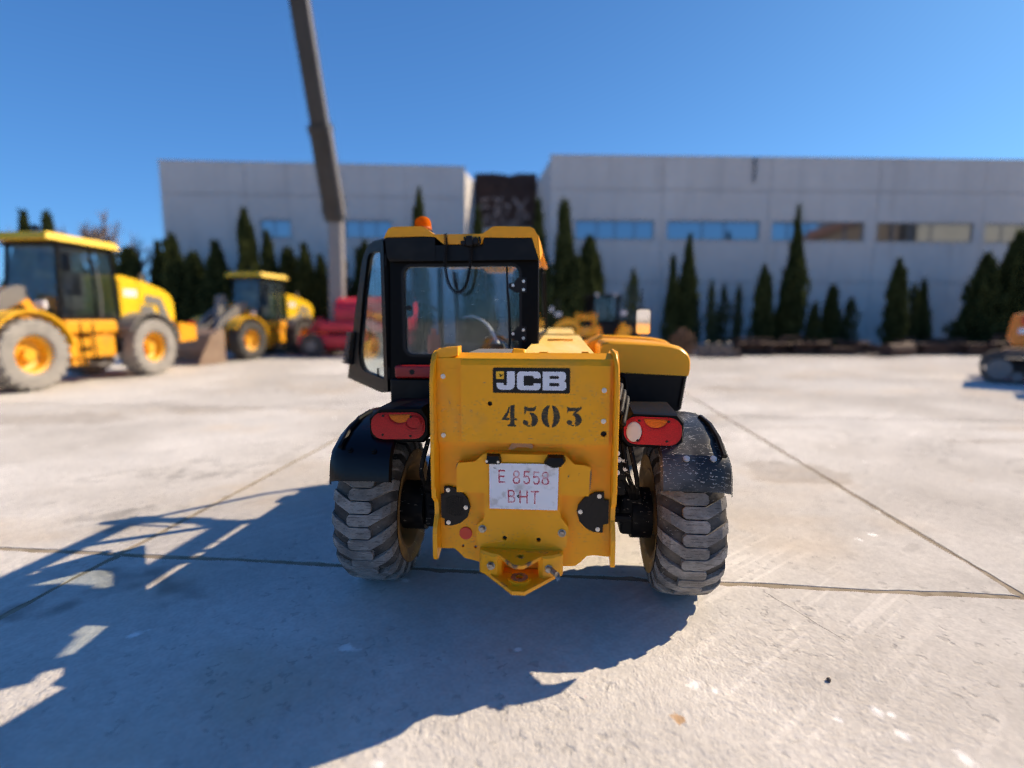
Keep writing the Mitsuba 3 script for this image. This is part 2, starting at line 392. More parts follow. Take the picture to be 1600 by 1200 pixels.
mat('yellow_clean', pr(proc(lambda p, n, uv: mi.Color3f(.88, .385, .004) * (.96 + .07 * noise(p.x * 3, p.y * 3, p.z * 3))), .34, specular=.35, clearcoat=.2, clearcoat_gloss=.8))
mat('loader_yellow', pr(proc(lambda p, n, uv: mix((.84, .56, .008), (.78, .48, .02), fbm(p.x * 3, p.y * 3, p.z * 3, 3))), .38, clearcoat=.2))
def lug_fn(p, n, uv):
    f = fbm(p.x * 14, p.y * 14, p.z * 14, 4)
    g = noise(p.x * 150, p.y * 150, p.z * 150)
    scr = smoothstep(.60, .8, noise(p.x * 25, p.y * 160, p.z * 160)) * .35
    c = mix((.17, .157, .144), (.31, .285, .258), smoothstep(.25, .7, f)) * (.80 + .3 * g) * (1 - scr)
    s = speck(p, 48, .9)
    return c * (1 - .5 * s) + mi.Color3f(.34, .31, .27) * s * .5
mat('lug_rubber', bump(pr(proc(lug_fn), .85, specular=.3), lambda p, n, uv: fbm(p.x * 80, p.y * 80, p.z * 80, 3), .0012))
mat('muddy_rim', pr(proc(lambda p, n, uv: mix((.30, .15, .03), (.12, .075, .04), fbm(p.x * 12, p.y * 12, p.z * 12, 4))), .75))
# ------------------------------------------------------------------ the yard: base sheet and 5 m slabs
YAW = -5.6
rng = random.Random(11)
gb = trimesh.creation.box([500, 500, .2]); gb.apply_translation([0, 60, -.1 - .03])
tag(add('ground', gb, 'earth', smooth=False), kind='structure')
jb = bx(-48, 62, -16, 40, -.029, -.0038)
jb.apply_transform(mat4(rz=0))
add('joint_filling', jb, 'joint_dirt', 'ground', smooth=False)
SL = 5.0
def slab_mesh(r):
    """5 m slab with worn, slightly uneven arrises"""
    n = 110
    ph = r.uniform(0, 50)
    t = np.linspace(-SL / 2, SL / 2, n)
    side = []
    for k, (dx, dy) in enumerate(((1, 0), (0, 1), (-1, 0), (0, -1))):
        for s in t[:-1]:
            w = .009 + .020 * float(meshkit.fbm(np.array([s * 2.3 + 9 * k, ph, 1.0]), 3)) + .007 * r.random() ** 2 + (.03 * r.random() if r.random() < .04 else 0)
            e = SL / 2 - w
            side.append([(s, -e), (e, s), (-s, e), (-e, -s)][k])
    top = Polygon([(max(-SL / 2 + .01, min(SL / 2 - .01, a)), max(-SL / 2 + .01, min(SL / 2 - .01, b))) for a, b in side]).buffer(0)
    m = extr(top, .05); m.apply_translation([0, 0, -.05])
    return m
slab_plys = [mikit.ply(slab_mesh(rng), 'concrete', smooth=False) for _ in range(3)]
R5 = mat4(rz=YAW)
joint_x, joint_y = 2.52, .05          # a joint crossing, in the yard's own axes
ori = np.array([.10, 2.64])
for i in range(-9, 11):
    for j in range(-3, 8):
        cx, cy = joint_x + (i - .5) * SL, joint_y + (j - .5) * SL
        w = R5[:2, :2] @ np.array([cx, cy]) + ori
        if w[1] > 33 or w[1] < -9 or abs(w[0]) > 46: continue
        # only what the picture can see, with a margin
        if w[1] < -4.5 or abs(w[0]) > 1.25 * (w[1] + 6): continue
        k = key_for('slab', 'ground')
        M = T().translate([float(w[0]), float(w[1]), 0.0]).rotate([0, 0, 1], YAW + 180 * rng.randint(0, 1))
        scene[k] = {**slab_plys[rng.randrange(3)], 'to_world': M}
# ------------------------------------------------------------------ warehouses
def building(name, label, P0, P1, s_end, depth, H, cols, rows, wins, foot):
    P0, P1 = np.array(P0), np.array(P1)
    d = (P1 - P0) / np.linalg.norm(P1 - P0)
    rz = math.degrees(math.atan2(d[1], d[0]))
    B = thing(name, label, 'warehouse')
    W0 = np.array(foot)
    add('wall', plate_xy(Polygon(W0), 0, H - .15), 'panel_concrete', B, smooth=False)
    add('roof', plate_xy(Polygon(W0).buffer(-.3), H - .15, H - .10), 'roof_felt', B, smooth=False)
    with at(loc=(P0[0], P0[1], 0), rz=rz):
        for i in range(len(cols) - 1):
            for j in range(len(rows) - 1):
                a, b, z0, z1 = cols[i], cols[i + 1], rows[j], rows[j + 1]
                g = .016
                p = sbox(a + g, z0 + (g if j else 0), b - g, z1 - g)
                ww = [w for w in wins if w[0] > a and w[1] < b and w[2] > z0 and w[3] < z1]
                for w in ww: p = p.difference(sbox(*[w[k] for k in (0, 2, 1, 3)]))
                add('panel', plate_xz(p, -.20, -.04), 'panel_concrete', B, smooth=False)
        add('joint_backing', bx(cols[0] + .05, cols[-1] - .05, -.06, -.002, 0, H - .2), 'panel_gap', B, smooth=False)
        if True:
            add('coping', bx(cols[0] - .02, cols[-1] + .02, -.23, .12, H - .012, H + .045), 'panel_concrete', B, smooth=False)
        for w in wins:
            a, b, z0, z1, mull = w
            WN = tag(key_for('window', B))
            fr = sbox(a, z0, b, z1).difference(sbox(a + .06, z0 + .06, b - .06, z1 - .06))
            m = [plate_xz(fr, -.13, -.075)] + [bx(q - .03, q + .03, -.128, -.076, z0 + .06, z1 - .06) for q in mull]
            scene_key = add('frame', m, 'window_frame', WN, smooth=False)
            xs = [a + .06] + sorted(mull) + [b - .06]
            for k in range(len(xs) - 1):
                x0_, x1_ = xs[k] + (.03 if k else 0), xs[k + 1] - (.03 if k < len(xs) - 2 else 0)
                t_ = .004 * ((k * 7 + int(a * 3)) % 3 - 1)     # panes sit a hair out of true
                pane = hull([(x0_, -.100 + t_, z0 + .06), (x1_, -.100 - t_, z0 + .06), (x0_, -.098 + t_, z1 - .06), (x1_, -.098 - t_, z1 - .06), (x0_, -.085, z0 + .06), (x1_, -.085, z0 + .06), (x0_, -.085, z1 - .06), (x1_, -.085, z1 - .06)])
                add('pane', pane, 'solar_glass', WN, smooth=False)
            add('sill', bx(a - .03, b + .03, -.235, -.08, z0 - .05, z0 - .002), 'panel_concrete', WN, smooth=False)
    return B, rz
RC = [0, 5.73, 11.26, 16.93, 22.60, 28.3, 34.0]
RW = [(1.28, 5.35, 5.48, 6.45, [2.41, 3.34, 4.35]), (5.98, 10.84, 5.48, 6.45, [7.85, 9.02]), (11.46, 16.37, 5.46, 6.43, [12.33, 13.4, 15.39]), (17.04, 22.23, 5.44, 6.41, [17.93, 18.9, 20.0]), (22.80, 27.9, 5.42, 6.40, [23.8, 25.0, 26.4]), (28.6, 33.6, 5.42, 6.40, [30.2, 32])]
RB_, rzR = building('warehouse', 'pale precast concrete warehouse on the right with a ribbon of windows', (1.93, 27.0), (26.6, 27.85), 34, 30, 9.56, RC, [0, 3.36, 7.95, 9.55], RW,
         [(1.93, 27.0), (35.9, 28.17), (35.9, 60), (.3, 60), (.55, 38), (1.45, 31.2)])
with at(loc=(1.93, 27.0, 0), rz=rzR):
    add('rain_spout', [bx(10.30, 10.44, -.30, -.20, 8.36, 9.50, .03), bx(10.28, 10.46, -.32, -.2, 9.36, 9.52, .02)], 'window_frame', RB_)
    for s_ in (2.6, 7.0):
        add('wall_socket', [bx(s_, s_ + .25, -.26, -.2, 3.0, 3.25, .01)], 'loader_grey', RB_)
LW = [(4.92, 6.53, 5.75, 6.70, [5.65]), (9.34, 11.84, 5.78, 6.72, [10.17, 11.0])]
building('warehouse', 'shorter grey concrete warehouse on the left with two small windows', (-18.3, 27.85), (-2.26, 29.0), 16, 18, 9.56, [0, 4.3, 8.5, 12.6, 15.80], [0, 3.36, 7.95, 9.55], LW,
         [(-18.3, 27.85), (-2.54, 28.98), (-2.16, 31.3), (-2.16, 46), (-18.6, 46)])

# ------------------------------------------------------------------ the dark painted wall between them
MW = thing('mural_wall', 'dark brown wall with pale painted letters in the gap between the warehouses', 'wall')
top = [(-2.18, 0), (1.46, 0), (1.46, 9.78)]
rg = random.Random(3)
for k in range(15):
    top.append((1.40 - k * .25, 9.84 + rg.uniform(-.04, .04) - (.10 if k in (6, 7) else 0)))
top += [(-2.18, 9.75)]
add('wall', plate_xz(Polygon(top).buffer(0), 31.0, 31.4), 'mural_brown', MW, smooth=False)
add('base_band', bx(-2.17, 1.45, 30.86, 31.0, 0, 6.72), 'panel_concrete', MW, smooth=False)
def stroke(pts, w): return LineString(pts).buffer(w, cap_style=2, join_style=1)
def arc(cx, cz, r, a0, a1, w, sx=1.): return LineString([(cx + sx * r * math.cos(math.radians(a)), cz + r * math.sin(math.radians(a))) for a in np.linspace(a0, a1, 24)]).buffer(w, cap_style=2)
LT = [arc(-1.62, 7.56, .42, 50, 310, .085), stroke([(-1.62, 7.45), (-1.32, 7.45)], .06),                              # C
      unary_union([stroke([(-.95, 8.05), (-.95, 7.55)], .06), arc(-.95, 7.80, .26, -90, 90, .06)]),                 # D
      stroke([(-.55, 8.05), (-.12, 8.05), (-.38, 7.45)], .06),                                                      # 7
      unary_union([stroke([(.10, 8.45), (.98, 7.30)], .095), stroke([(.92, 8.42), (.62, 8.05)], .08), stroke([(.48, 7.80), (.25, 7.45)], .06)]),   # X
      arc(.45, 7.30, .17, 0, 359, .05),
      unary_union([stroke([(-1.10, 7.05), (-1.10, 6.70)], .05), arc(-1.10, 6.96, .12, -90, 90, .045), stroke([(-1.05, 6.88), (-.88, 6.70)], .045)]),
      unary_union([stroke([(-.62, 7.45), (-.62, 6.80)], .06)]), stroke([(-.42, 7.2), (-.30, 6.8), (-.15, 7.2)], .045), stroke([(.0, 6.8), (.0, 7.2), (.2, 6.9), (.2, 7.2)], .045), arc(-1.0, 7.35, .13, 20, 340, .045),
      stroke([(-2.0, 6.78), (-1.2, 6.80)], .05), stroke([(-.3, 6.76), (.9, 6.80)], .045), stroke([(-1.85, 8.35), (-1.30, 8.42)], .07), stroke([(-1.1, 8.5), (-.85, 8.3), (-.55, 8.45)], .06)]
for g in LT:
    for q in getattr(g, 'geoms', [g]):
        add('painted_letter', plate_xz(q, 30.975, 31.0), 'mural_letter', MW, smooth=False)
for k in range(9):
    add('top_block', bx(-2.1 + k * .39, -1.78 + k * .39, 30.96, 31.0, 9.05 + .1 * ((k * 5) % 3), 9.38 + .1 * ((k * 5) % 3), .01), 'mural_brown', MW, smooth=False)

# ------------------------------------------------------------------ across the yard, behind the camera: what the windows mirror
CH = thing('cream_building', 'tall cream building across the yard, mirrored in the right warehouse windows', 'building')
add('wall', bx(50.0, 95, -22, -6, 0, 15.5), 'cream_wall', CH, smooth=False)
for k in range(7):
    for z in (4.0, 8.0):
        add('window', bx(53 + k * 6, 55.2 + k * 6, -5.99, -5.93, z, z + 1.6), 'window_frame', CH, smooth=False)
add('parapet', bx(49.8, 95.2, -22.2, -5.8, 15.5, 15.8), 'panel_concrete', CH, smooth=False)
BH = thing('brown_house', 'dark brown gabled house beside the cream building, seen only in window reflections', 'house')
add('wall', plate_xz(P((36, 0), (49.7, 0), (49.7, 14.0), (47, 14.2), (36, 10.2)), -20, -6.5), 'brown_steel', BH, smooth=False)
add('roof', plate_xz(P((35.5, 10.05), (47, 14.22), (49.75, 14.02), (49.75, 14.3), (47, 14.5), (35.5, 10.3)), -20.3, -6.2), 'tile_roof', BH, smooth=False)
# ------------------------------------------------------------------ cypresses: trunk and a crown of upswept sprays round an added core that blocks light
def cypress_crown(seed, n, gap=0., multi=1):
    r = np.random.default_rng(seed)
    R = .125
    PR = [[.40, .75, .95, 1.0, .72, .36, .15, .03], [.55, .95, 1.0, .70, .50, .30, .14, .03], [.6, 1.0, 1.0, .78, .42, .18, .08, .02], [.35, .7, 1.0, .9, .6, .3, .12, .02]][seed % 4]
    spires = [(0, 0, 1.0, 1.0)]
    for k in range(multi - 1):
        a = r.uniform(0, 6.28)
        spires.append((.085 * math.cos(a), .085 * math.sin(a), r.uniform(.5, .92), r.uniform(.38, .62)))
    V, F = [], []
    for (sx, sy, hh, rr) in spires:
        m = int(n * hh * rr)
        h = r.random(m) ** .85 * .97 + .01
        a = r.uniform(0, 2 * math.pi, m)
        prof = np.interp(h, [0, .05, .2, .5, .72, .88, .96, 1], PR)
        lump = np.clip(-.15 + 2.0 * meshkit.fbm(np.stack([np.cos(a) * 2.6 + seed, np.sin(a) * 2.6, h * 4.5], 1), 3, seed), .22, 1.6)
        keep = r.random(m) > gap * (meshkit.fbm(np.stack([np.cos(a) * 2, np.sin(a) * 2 + seed, h * 9], 1), 2, seed + 5) > .5)
        rad = R * rr * prof * lump * (.55 + .45 * r.random(m) ** .5)
        c = np.stack([sx * (1 - h * .4) + rad * np.cos(a), sy * (1 - h * .4) + rad * np.sin(a), h * hh], 1)
        out = np.stack([np.cos(a), np.sin(a), np.zeros(m)], 1)
        lean = r.uniform(.10, .45, m)[:, None]
        d = out * lean + np.array([0, 0, 1]) + r.normal(0, .10, (m, 3))
        d /= np.linalg.norm(d, axis=1, keepdims=True)
        L = (r.uniform(.02, .065, m) * np.where(r.random(m) < .10, 1.8, 1.) * (.7 + .3 * rr))[:, None]
        w = np.cross(d, r.normal(0, 1, (m, 3))); w /= np.linalg.norm(w, axis=1, keepdims=True)
        w *= L * r.uniform(.13, .24, m)[:, None]
        for i in np.nonzero(keep)[0]:
            k = len(V)
            V += [c[i] - d[i] * L[i] * .5, c[i] - d[i] * L[i] * .05 + w[i], c[i] + d[i] * L[i] * .6, c[i] - d[i] * L[i] * .05 - w[i]]
            F += [(k, k + 1, k + 2), (k, k + 2, k + 3)]
    leaves = trimesh.Trimesh(np.array(V), np.array(F), process=False)
    core = []
    for (sx, sy, hh, rr) in spires:
        g = trimesh.creation.icosphere(subdivisions=3)
        v = g.vertices
        hz = (v[:, 2] + 1) / 2
        ang = np.arctan2(v[:, 1], v[:, 0])
        rad = R * rr * .46 * np.interp(hz, [0, .05, .2, .5, .72, .88, .96, 1], [.2] + PR[1:7] + [0]) * np.clip(-.15 + 2.0 * meshkit.fbm(np.stack([np.cos(ang) * 2.6 + seed, np.sin(ang) * 2.6, hz * 4.5], 1), 3, seed), .22, 1.4)
        g.vertices = np.stack([sx * (1 - hz * .4) + rad * np.cos(ang), sy * (1 - hz * .4) + rad * np.sin(ang), .03 + hz * .88 * hh], 1)
        core.append(g)
    return leaves, trimesh.util.concatenate(core)
CY = []
for sd, n, gap, mu in ((1, 4600, .35, 2), (2, 4600, .4, 3), (3, 4800, .35, 4), (4, 2400, .65, 2), (5, 4800, .4, 5), (6, 3000, .6, 3)):
    lv, co = cypress_crown(sd, n, gap, mu)
    tr_ = tube([(0, 0, -.01), (0, 0, .12), (.004, 0, .5), (0, .002, .85)], [.018, .013, .008, .002], 7)
    CY.append((mikit.ply(lv, 'cypress_leaf'), mikit.ply(co, 'crown_core', smooth=True), mikit.ply(tr_, 'bark', smooth=True)))
ORD = ['first', 'second', 'third', 'fourth', 'fifth', 'sixth', 'seventh', 'eighth', 'ninth', 'tenth', 'eleventh', 'twelfth', 'thirteenth', 'fourteenth', 'fifteenth', 'sixteenth', 'seventeenth', 'eighteenth']
rt = random.Random(21)
def cypress(x, y, h, w, var, label, group, sparse=False):
    K = thing('cypress', label, 'cypress', group)
    s = w / .25
    M = T().translate([x, y, 0]).rotate([0, 0, 1], rt.uniform(0, 360)).scale([s, s, h])
    lv, co, tk = CY[var]
    tag(key_for('crown', K)); tag(key_for('trunk', K))
    scene[K + '__crown'] = {**lv, 'to_world': M}
    labels.pop(K + '__crown'); labels.pop(K + '__trunk')
    if not sparse:
        ck = key_for('light_block_core', K)  # added solid core that stops light passing through the crown
        scene[ck] = {**co, 'to_world': M}
    scene[K + '__trunk'] = {**tk, 'to_world': M}
RT = [(7.18, 4.16, .85, 0), (8.0, 5.09, 1.25, 1), (8.95, 3.12, .60, 3), (9.74, 2.98, .70, 3), (10.29, 2.98, .58, 3), (11.17, 3.74, 1.2, 0), (12.41, 2.41, 1.25, 4), (12.89, 6.33, 1.25, 1), (13.7, 2.2, .9, 5), (14.8, 2.98, 1.15, 4), (15.66, 2.41, .85, 3),
      (17.13, 4.02, 1.2, 0), (18.21, 2.98, .8, 3), (18.96, 3.26, 1.0, 5), (21.1, 4.25, 1.8, 2), (22.43, 5.14, 2.1, 2), (23.4, 4.53, 1.7, 1), (24.9, 4.9, 1.9, 2)]
for i, (x, h, w, v) in enumerate(RT):
    look = 'tall' if h > 5 else 'low wide' if w > 1.1 and h < 3.2 else 'thin sparse' if v in (3, 5) else 'dense'
    cypress(x, 23.5 + rt.uniform(-.4, .5), h * 1.02, w * .95, v, f'{look} cypress, {ORD[i]} from the left along the right warehouse', 'cypresses along the right warehouse', v == 3)
MT = [(1.14, 6.4, 1.5, 1), (2.23, 6.4, 1.45, 0), (3.34, 4.98, 1.7, 4), (2.75, 4.07, 1.2, 0), (-1.46, 6.1, 1.5, 1), (-3.85, 6.78, 1.0, 0), (-1.75, 2.5, 1.2, 4), (.45, 5.2, 1.2, 1)]
for i, (x, h, w, v) in enumerate(sorted(MT)):
    look = 'tall' if h > 5.5 else 'shorter'
    cypress(x, 22.2 + rt.uniform(-.4, .5), h, w, v, f'{look} dark cypress behind the cab, {ORD[i]} from the left of that clump', 'cypresses behind the cab')
LT_ = [(-22.2, 6.6, 1.5, 1), (-20.77, 6.5, 1.0, 0), (-19.7, 4.6, 1.5, 2), (-18.5, 4.9, 1.4, 2), (-17.0, 4.85, 1.5, 4), (-16.1, 5.2, 1.2, 1), (-15.3, 5.5, 1.4, 2), (-14.4, 4.7, 1.4, 4), (-13.2, 5.1, 1.4, 2), (-12.01, 6.68, 1.2, 0), (-10.88, 5.6, 1.2, 1), (-10.09, 4.9, 1.35, 4), (-9.3, 5.0, 1.2, 2), (-8.6, 4.5, 1.2, 1), (-7.7, 4.6, 1.3, 4), (-6.7, 5.2, 1.4, 2), (-5.5, 4.6, 1.4, 2), (-17.7, 4.1, 1.8, 4)]
for i, (x, h, w, v) in enumerate(LT_):
    look = 'tall' if h > 5.6 else 'dense'
    cypress(x, 23.6 + rt.uniform(-.4, .5), h * .95, w * 1.2, v, f'{look} dark cypress, {ORD[i]} from the left in the row behind the loaders', 'cypresses behind the loaders')
# the broken young cypress right of the small digger: a stem with a few bent boughs
K = thing('young_cypress', 'scraggy young cypress with a few bent boughs behind the small digger cab', 'cypress')
add('trunk', tube([(5.12, 22.2, 0), (5.10, 22.2, 1.2), (5.18, 22.2, 2.6)], [.07, .05, .02], 8), 'bark', K, smooth=True)
with at(loc=(5.15, 22.2, 1.0)):
    lv, _ = cypress_crown(31, 1500, .3, 1); lv.apply_scale([3.2, 3.2, 2.55]); add('crown', lv, 'cypress_leaf', K, smooth=False)
for (a, b, hh) in ((-.75, 1.7, 1.2), (-.55, .9, .9), (.35, .9, .8), (-.9, 1.2, .6)):
    p = np.array([5.12, 22.2, b]); q = p + np.array([a, .1, hh * .65])
    bgh, _ = cypress_crown(int(40 + a * 10), 420, .2, 1)
    L = float(np.linalg.norm(q - p)); bgh.apply_scale([2.0, 2.0, L])
    bgh.apply_transform(trimesh.geometry.align_vectors([0, 0, 1], (q - p) / L)); bgh.apply_translation(p)
    add('bough', bgh, 'cypress_leaf', K, smooth=False, kind='stuff')
# leafless trees beyond the left warehouse
def bare_tree(x, y, h, seed, label):
    r = random.Random(seed)
    K = thing('bare_tree', label, 'tree', 'leafless trees beyond the left warehouse')
    br = []
    def grow(p, d, L, rad, lev):
        q = p + d * L
        br.append((lev, tube([p, p + d * L * .5 + np.array([r.uniform(-.04, .04), r.uniform(-.04, .04), .02]) * L, q], [max(rad, .014), max(rad * .8, .012), max(rad * .6, .011)], 5 if lev else 7)))
        if lev >= 4: return
        for k in range(3 if lev < 3 else 4):
            dd = d + np.array([r.uniform(-.75, .75), r.uniform(-.75, .75), r.uniform(.0, .5)])
            grow(p + d * L * r.uniform(.55, 1.0), dd / np.linalg.norm(dd), L * r.uniform(.55, .75), rad * .62, lev + 1)
    grow(np.array([x, y, 0.]), np.array([0, 0, 1.]), h * .36, .19, 0)
    add('trunk', [m for l, m in br if l == 0], 'twig', K, smooth=True)
    add('crown', [m for l, m in br if l], 'twig', K, smooth=False)
bare_tree(-22.2, 31, 9.0, 1, 'leafless tree nearest the corner of the left warehouse')
bare_tree(-23.4, 31.6, 9.4, 2, 'second leafless tree from the left warehouse')
bare_tree(-24.7, 31, 9.2, 3, 'third leafless tree from the left warehouse')
bare_tree(-26.6, 32, 8.8, 4, 'leafless tree farthest left, above the roof of the nearer wheel loader')
# ------------------------------------------------------------------ the telescopic handler (x right, y forward, origin under the rear axle)
FRAME.append(mat4(loc=(.10, 2.64, 0), rz=YAW))
TH = thing('telescopic_handler', 'compact yellow telescopic handler in the middle of the yard, 4503 stencilled on its tail', 'telehandler')

# ---- wheels
RB = .372
def tread_base(x):
    ax = np.abs(x)
    return np.interp(ax, [0, .10, .135, .150, .156], [RB, RB - .006, RB - .018, RB - .045, RB - .085])
def lug(side, a0, ln=0.):
    w = .0268
    s = side
    # centre line from the middle flat to the shoulder, trailing downwards
    c = [(-.058 * s, 0), (.046 * s, 0), (.112 * s, -.038), (.145 * s, -.060), (.155 * s, -.072)]
    top, bot = [], []
    for i, (x, q) in enumerate(c):
        top.append((x, q + w)); bot.append((x, q - w))
    top[0] = (c[0][0], w * .55); bot[0] = (c[0][0], -w * .55)
    top.insert(1, (c[0][0] + .013 * s, w)); bot.insert(1, (c[0][0] + .013 * s, -w))
    ring = top + bot[::-1]
    if s < 0: ring = ring[::-1]
    ring = np.array(ring)
    cen = np.array([np.interp(ring[:, 0] * s, [-.058, .046, .155], [0, 0, -.07])]).T
    n = len(ring)
    V = []
    for grow, h in ((1.06, -.004), (1.0, .023), (.955, .0255)):
        x = ring[:, 0] * (1 if grow < 1.2 else 1.01)
        q = cen[:, 0] + (ring[:, 1] - cen[:, 0]) * grow
        r = tread_base(x) + h * np.where(np.abs(x) > .15, .75, 1)
        a = a0 + q / RB
        V.append(np.stack([x, r * np.cos(a), r * np.sin(a)], 1))
    V = np.vstack(V)
    F = []
    for k in range(2):
        for j in range(n):
            a, b = k * n + j, k * n + (j + 1) % n
            F += [(a, b, b + n), (a, b + n, a + n)]
    h = n // 2
    T2 = 2 * n
    for j in range(h - 1):     # cap: the two long sides zipped together
        a, b, c2, d = j, j + 1, n - 1 - j, n - 2 - j
        F += [(T2 + a, T2 + b, T2 + c2), (T2 + b, T2 + d, T2 + c2)]
    m = trimesh.Trimesh(V, np.array(F), process=False)
    m.fix_normals()
    return m
def tyre_mesh(ph=0.):
    prof = [(.222, -.118), (.235, -.140), (.262, -.152), (.30, -.157), (RB - .085, -.156), (RB - .045, -.150), (RB - .018, -.135), (RB - .006, -.10), (RB, -.05), (RB, 0),
            (RB, .05), (RB - .006, .10), (RB - .018, .135), (RB - .045, .150), (RB - .085, .156), (.30, .157), (.262, .152), (.235, .140), (.222, .118)]
    body = lathe_x(prof, 80); body.fix_normals()
    N = 20
    L = [lug(s, ph + 2 * math.pi * (k + (.5 if s > 0 else 0)) / N) for k in range(N) for s in (-1, 1)]
    return body, L
def sidewall_mesh():
    m = lathe_x([(.224, .139), (.262, .1545), (.30, .1595), (RB - .075, .1585)], 64)
    return m
def rim_mesh(inner):
    prof = [(.232, -.142), (.224, -.120), (.205, -.11), (.20, -.02), (.192, .03), (.20, .105), (.222, .12), (.232, .142), (.222, .144), (.19, .11), (.18, .02), (.06, .0), (.06, -.015), (.17, -.02), (.19, -.11), (.222, -.146), (.232, -.142)]
    return lathe_x(prof, 48)
def wheel(x, y, ph, dirt):
    W = tag(key_for('wheel', TH))
    inner = -1 if x > 0 else 1
    with at(loc=(x, y, .40)):
        body, lugs = tyre_mesh(ph)
        if y > 1:
            add('tyre', [body] + lugs, 'rubber', W, smooth=14)
        else:
            add('tyre', body, 'rubber', W, smooth=True)
            for q in lugs: add('tread_lug', q, 'lug_rubber', W, smooth=False)
        sw = sidewall_mesh()
        if inner < 0: sw.vertices[:, 0] *= -1
        add('sidewall', sw, 'muddy_rubber', W, smooth=True)
        rm = rim_mesh(inner)
        if inner > 0: rm.vertices[:, 0] *= -1
        add('rim', rm, 'muddy_rim', W)
        hub = [cyl((-.02 * inner, 0, 0), (.10 * -inner, 0, 0), .085, 20), cyl((.0, 0, 0), (.15 * inner, 0, 0), .11, 20)]
        hub += [bolt(.012 * -inner, .12 * math.cos(k * math.pi / 4), .12 * math.sin(k * math.pi / 4), .012, .016, 'x') for k in range(8)]
        add('hub', hub, 'muddy_rim', W)
    return W
tag(wheel(-.795, 0, .02, False), 'left rear wheel with blocky lugged tyre in the shade')
tag(wheel(.765, 0, .10, True), 'right rear wheel with lugged tyre and mud on its inner sidewall')
wheel(-.795, 2.30, .05, False); wheel(.765, 2.30, .03, False)

# ---- chassis, axles
ch = [bx(-.30, -.22, -.50, 2.75, .47, .84), bx(.22, .30, -.50, 2.75, .47, .84), bx(-.22, .22, -.45, .35, .60, .86), bx(-.22, .22, .9, 2.6, .50, .80),
      bx(-.36, -.30, -.40, .3, .62, 1.20), bx(.30, .37, -.40, .3, .62, 1.20)]
add('chassis', ch, 'black_grime', TH)
for y in (0, 2.30):
    A = add('axle', [hull([(-.14, y - .12, .31), (.14, y - .12, .31), (-.14, y + .14, .31), (.14, y + .14, .31), (-.12, y - .1, .50), (.12, y - .1, .50), (-.12, y + .1, .50), (.12, y + .1, .50), (0, y - .17, .40), (0, y + .2, .4)]),
                     cyl((-.66, y, .42), (.60, y, .42), .072, 18), cyl((-.68, y, .40), (-.56, y, .40), .13, 20), cyl((.52, y, .40), (.62, y, .40), .13, 20),
                     bx(-.56, -.44, y - .10, y + .1, .31, .52, .02), bx(.46, .58, y - .10, y + .1, .31, .52, .02), cyl((-.5, y - .19, .44), (.5, y - .19, .44), .022, 10), cyl((-.22, y - .19, .44), (.22, y - .19, .44), .045, 14)], 'black_grime', TH)
for s, x0 in ((-1, -.40), (1, .40)):
    add('inner_guard', [bx(min(x0, x0 + .07 * s), max(x0, x0 + .07 * s), -.22, .30, .56, .86, .01), bx(min(x0 - .04 * s, x0), max(x0 - .04 * s, x0), -.34, .3, .58, .84, .01), bx(min(x0 + .0 * s, x0 + .06 * s), max(x0, x0 + .06 * s), -.30, -.24, .66, .84, .01)], 'black_grime', TH)
    bl = [bolt(x0 + s * dx, -.305 + dy, z, .0095, .012) for dx, dy, z in ((.012, -.03, .80), (.02, -.03, .77), (.014, -.03, .71), (.05, 0, .76), (.055, 0, .72))]
    each('guard_bolt', bl, 'zinc' if s > 0 else 'black_grime', TH)
    hs = [tube(bez([(x0 + s * (.01 + .03 * k), -.30, .84), (x0 + s * (.03 + .035 * k), -.27 - .03 * k, .70), (x0 + s * (.09 + .02 * k), -.18, .58), (x0 + s * (.13 + .01 * k), -.05, .47)], 6), .011, 8) for k in range(3)]
    each('hydraulic_hose', hs, 'black_grime', TH)
# ---- tail: two side flanges with the covers between them
prof = P((-.10, .62), (-.10, 1.20), (-.40, 1.272), (-.55, 1.276), (-.60, 1.262), (-.635, 1.225), (-.65, 1.15), (-.655, .71), (-.648, .675), (-.612, .645), (-.606, .59), (-.640, .545), (-.648, .52),
         (-.648, .425), (-.640, .405), (-.625, .402), (-.56, .425), (-.50, .55), (-.30, .60))
for s in (-1, 1):
    x = -.359 if s < 0 else .371
    add('side_flange', [plate_yz(prof, x - .009, x + .009)], 'yellow_paint', TH, smooth=False)
    lip = tube([(x, -.655, .72), (x, -.655, .90), (x, -.6515, 1.15), (x - .002 * s, -.636, 1.225), (x - .006 * s, -.60, 1.263), (x - .014 * s, -.55, 1.277)], [.0095] * 6, 8)
    add('flange_edge', lip, 'yellow_paint', TH, smooth=True)
low = P((-.349, .90), (-.349, .428), (-.330, .427), (-.292, .429), (-.268, .408), (-.249, .388), (-.187, .374), (.169, .370), (.223, .374), (.247, .394), (.271, .42), (.300, .425), (.361, .421), (.361, .90))
low = low.difference(Point(-.254, .441).buffer(.006)).difference(Point(-.200, .439).buffer(.0065))
add('lower_plate', [plate_xz(low, -.580, -.566), bx(-.349, .361, -.592, -.45, .884, .898)], 'yellow_paint', TH, smooth=False)
back = sbox(-.349, .899, .361, 1.247)
add('upper_plate', [plate_xz(back, -.604, -.590), hull([(-.349, -.604, 1.247), (.361, -.604, 1.247), (-.349, -.588, 1.247), (.361, -.588, 1.247), (-.349, -.565, 1.268), (.361, -.565, 1.268), (-.349, -.553, 1.260), (.361, -.553, 1.260)]),
                    bx(-.349, -.245, -.606, -.603, .90, 1.205)], 'yellow_paint', TH, smooth=False)
cov = sbox(-.247, .906, .347, 1.222)
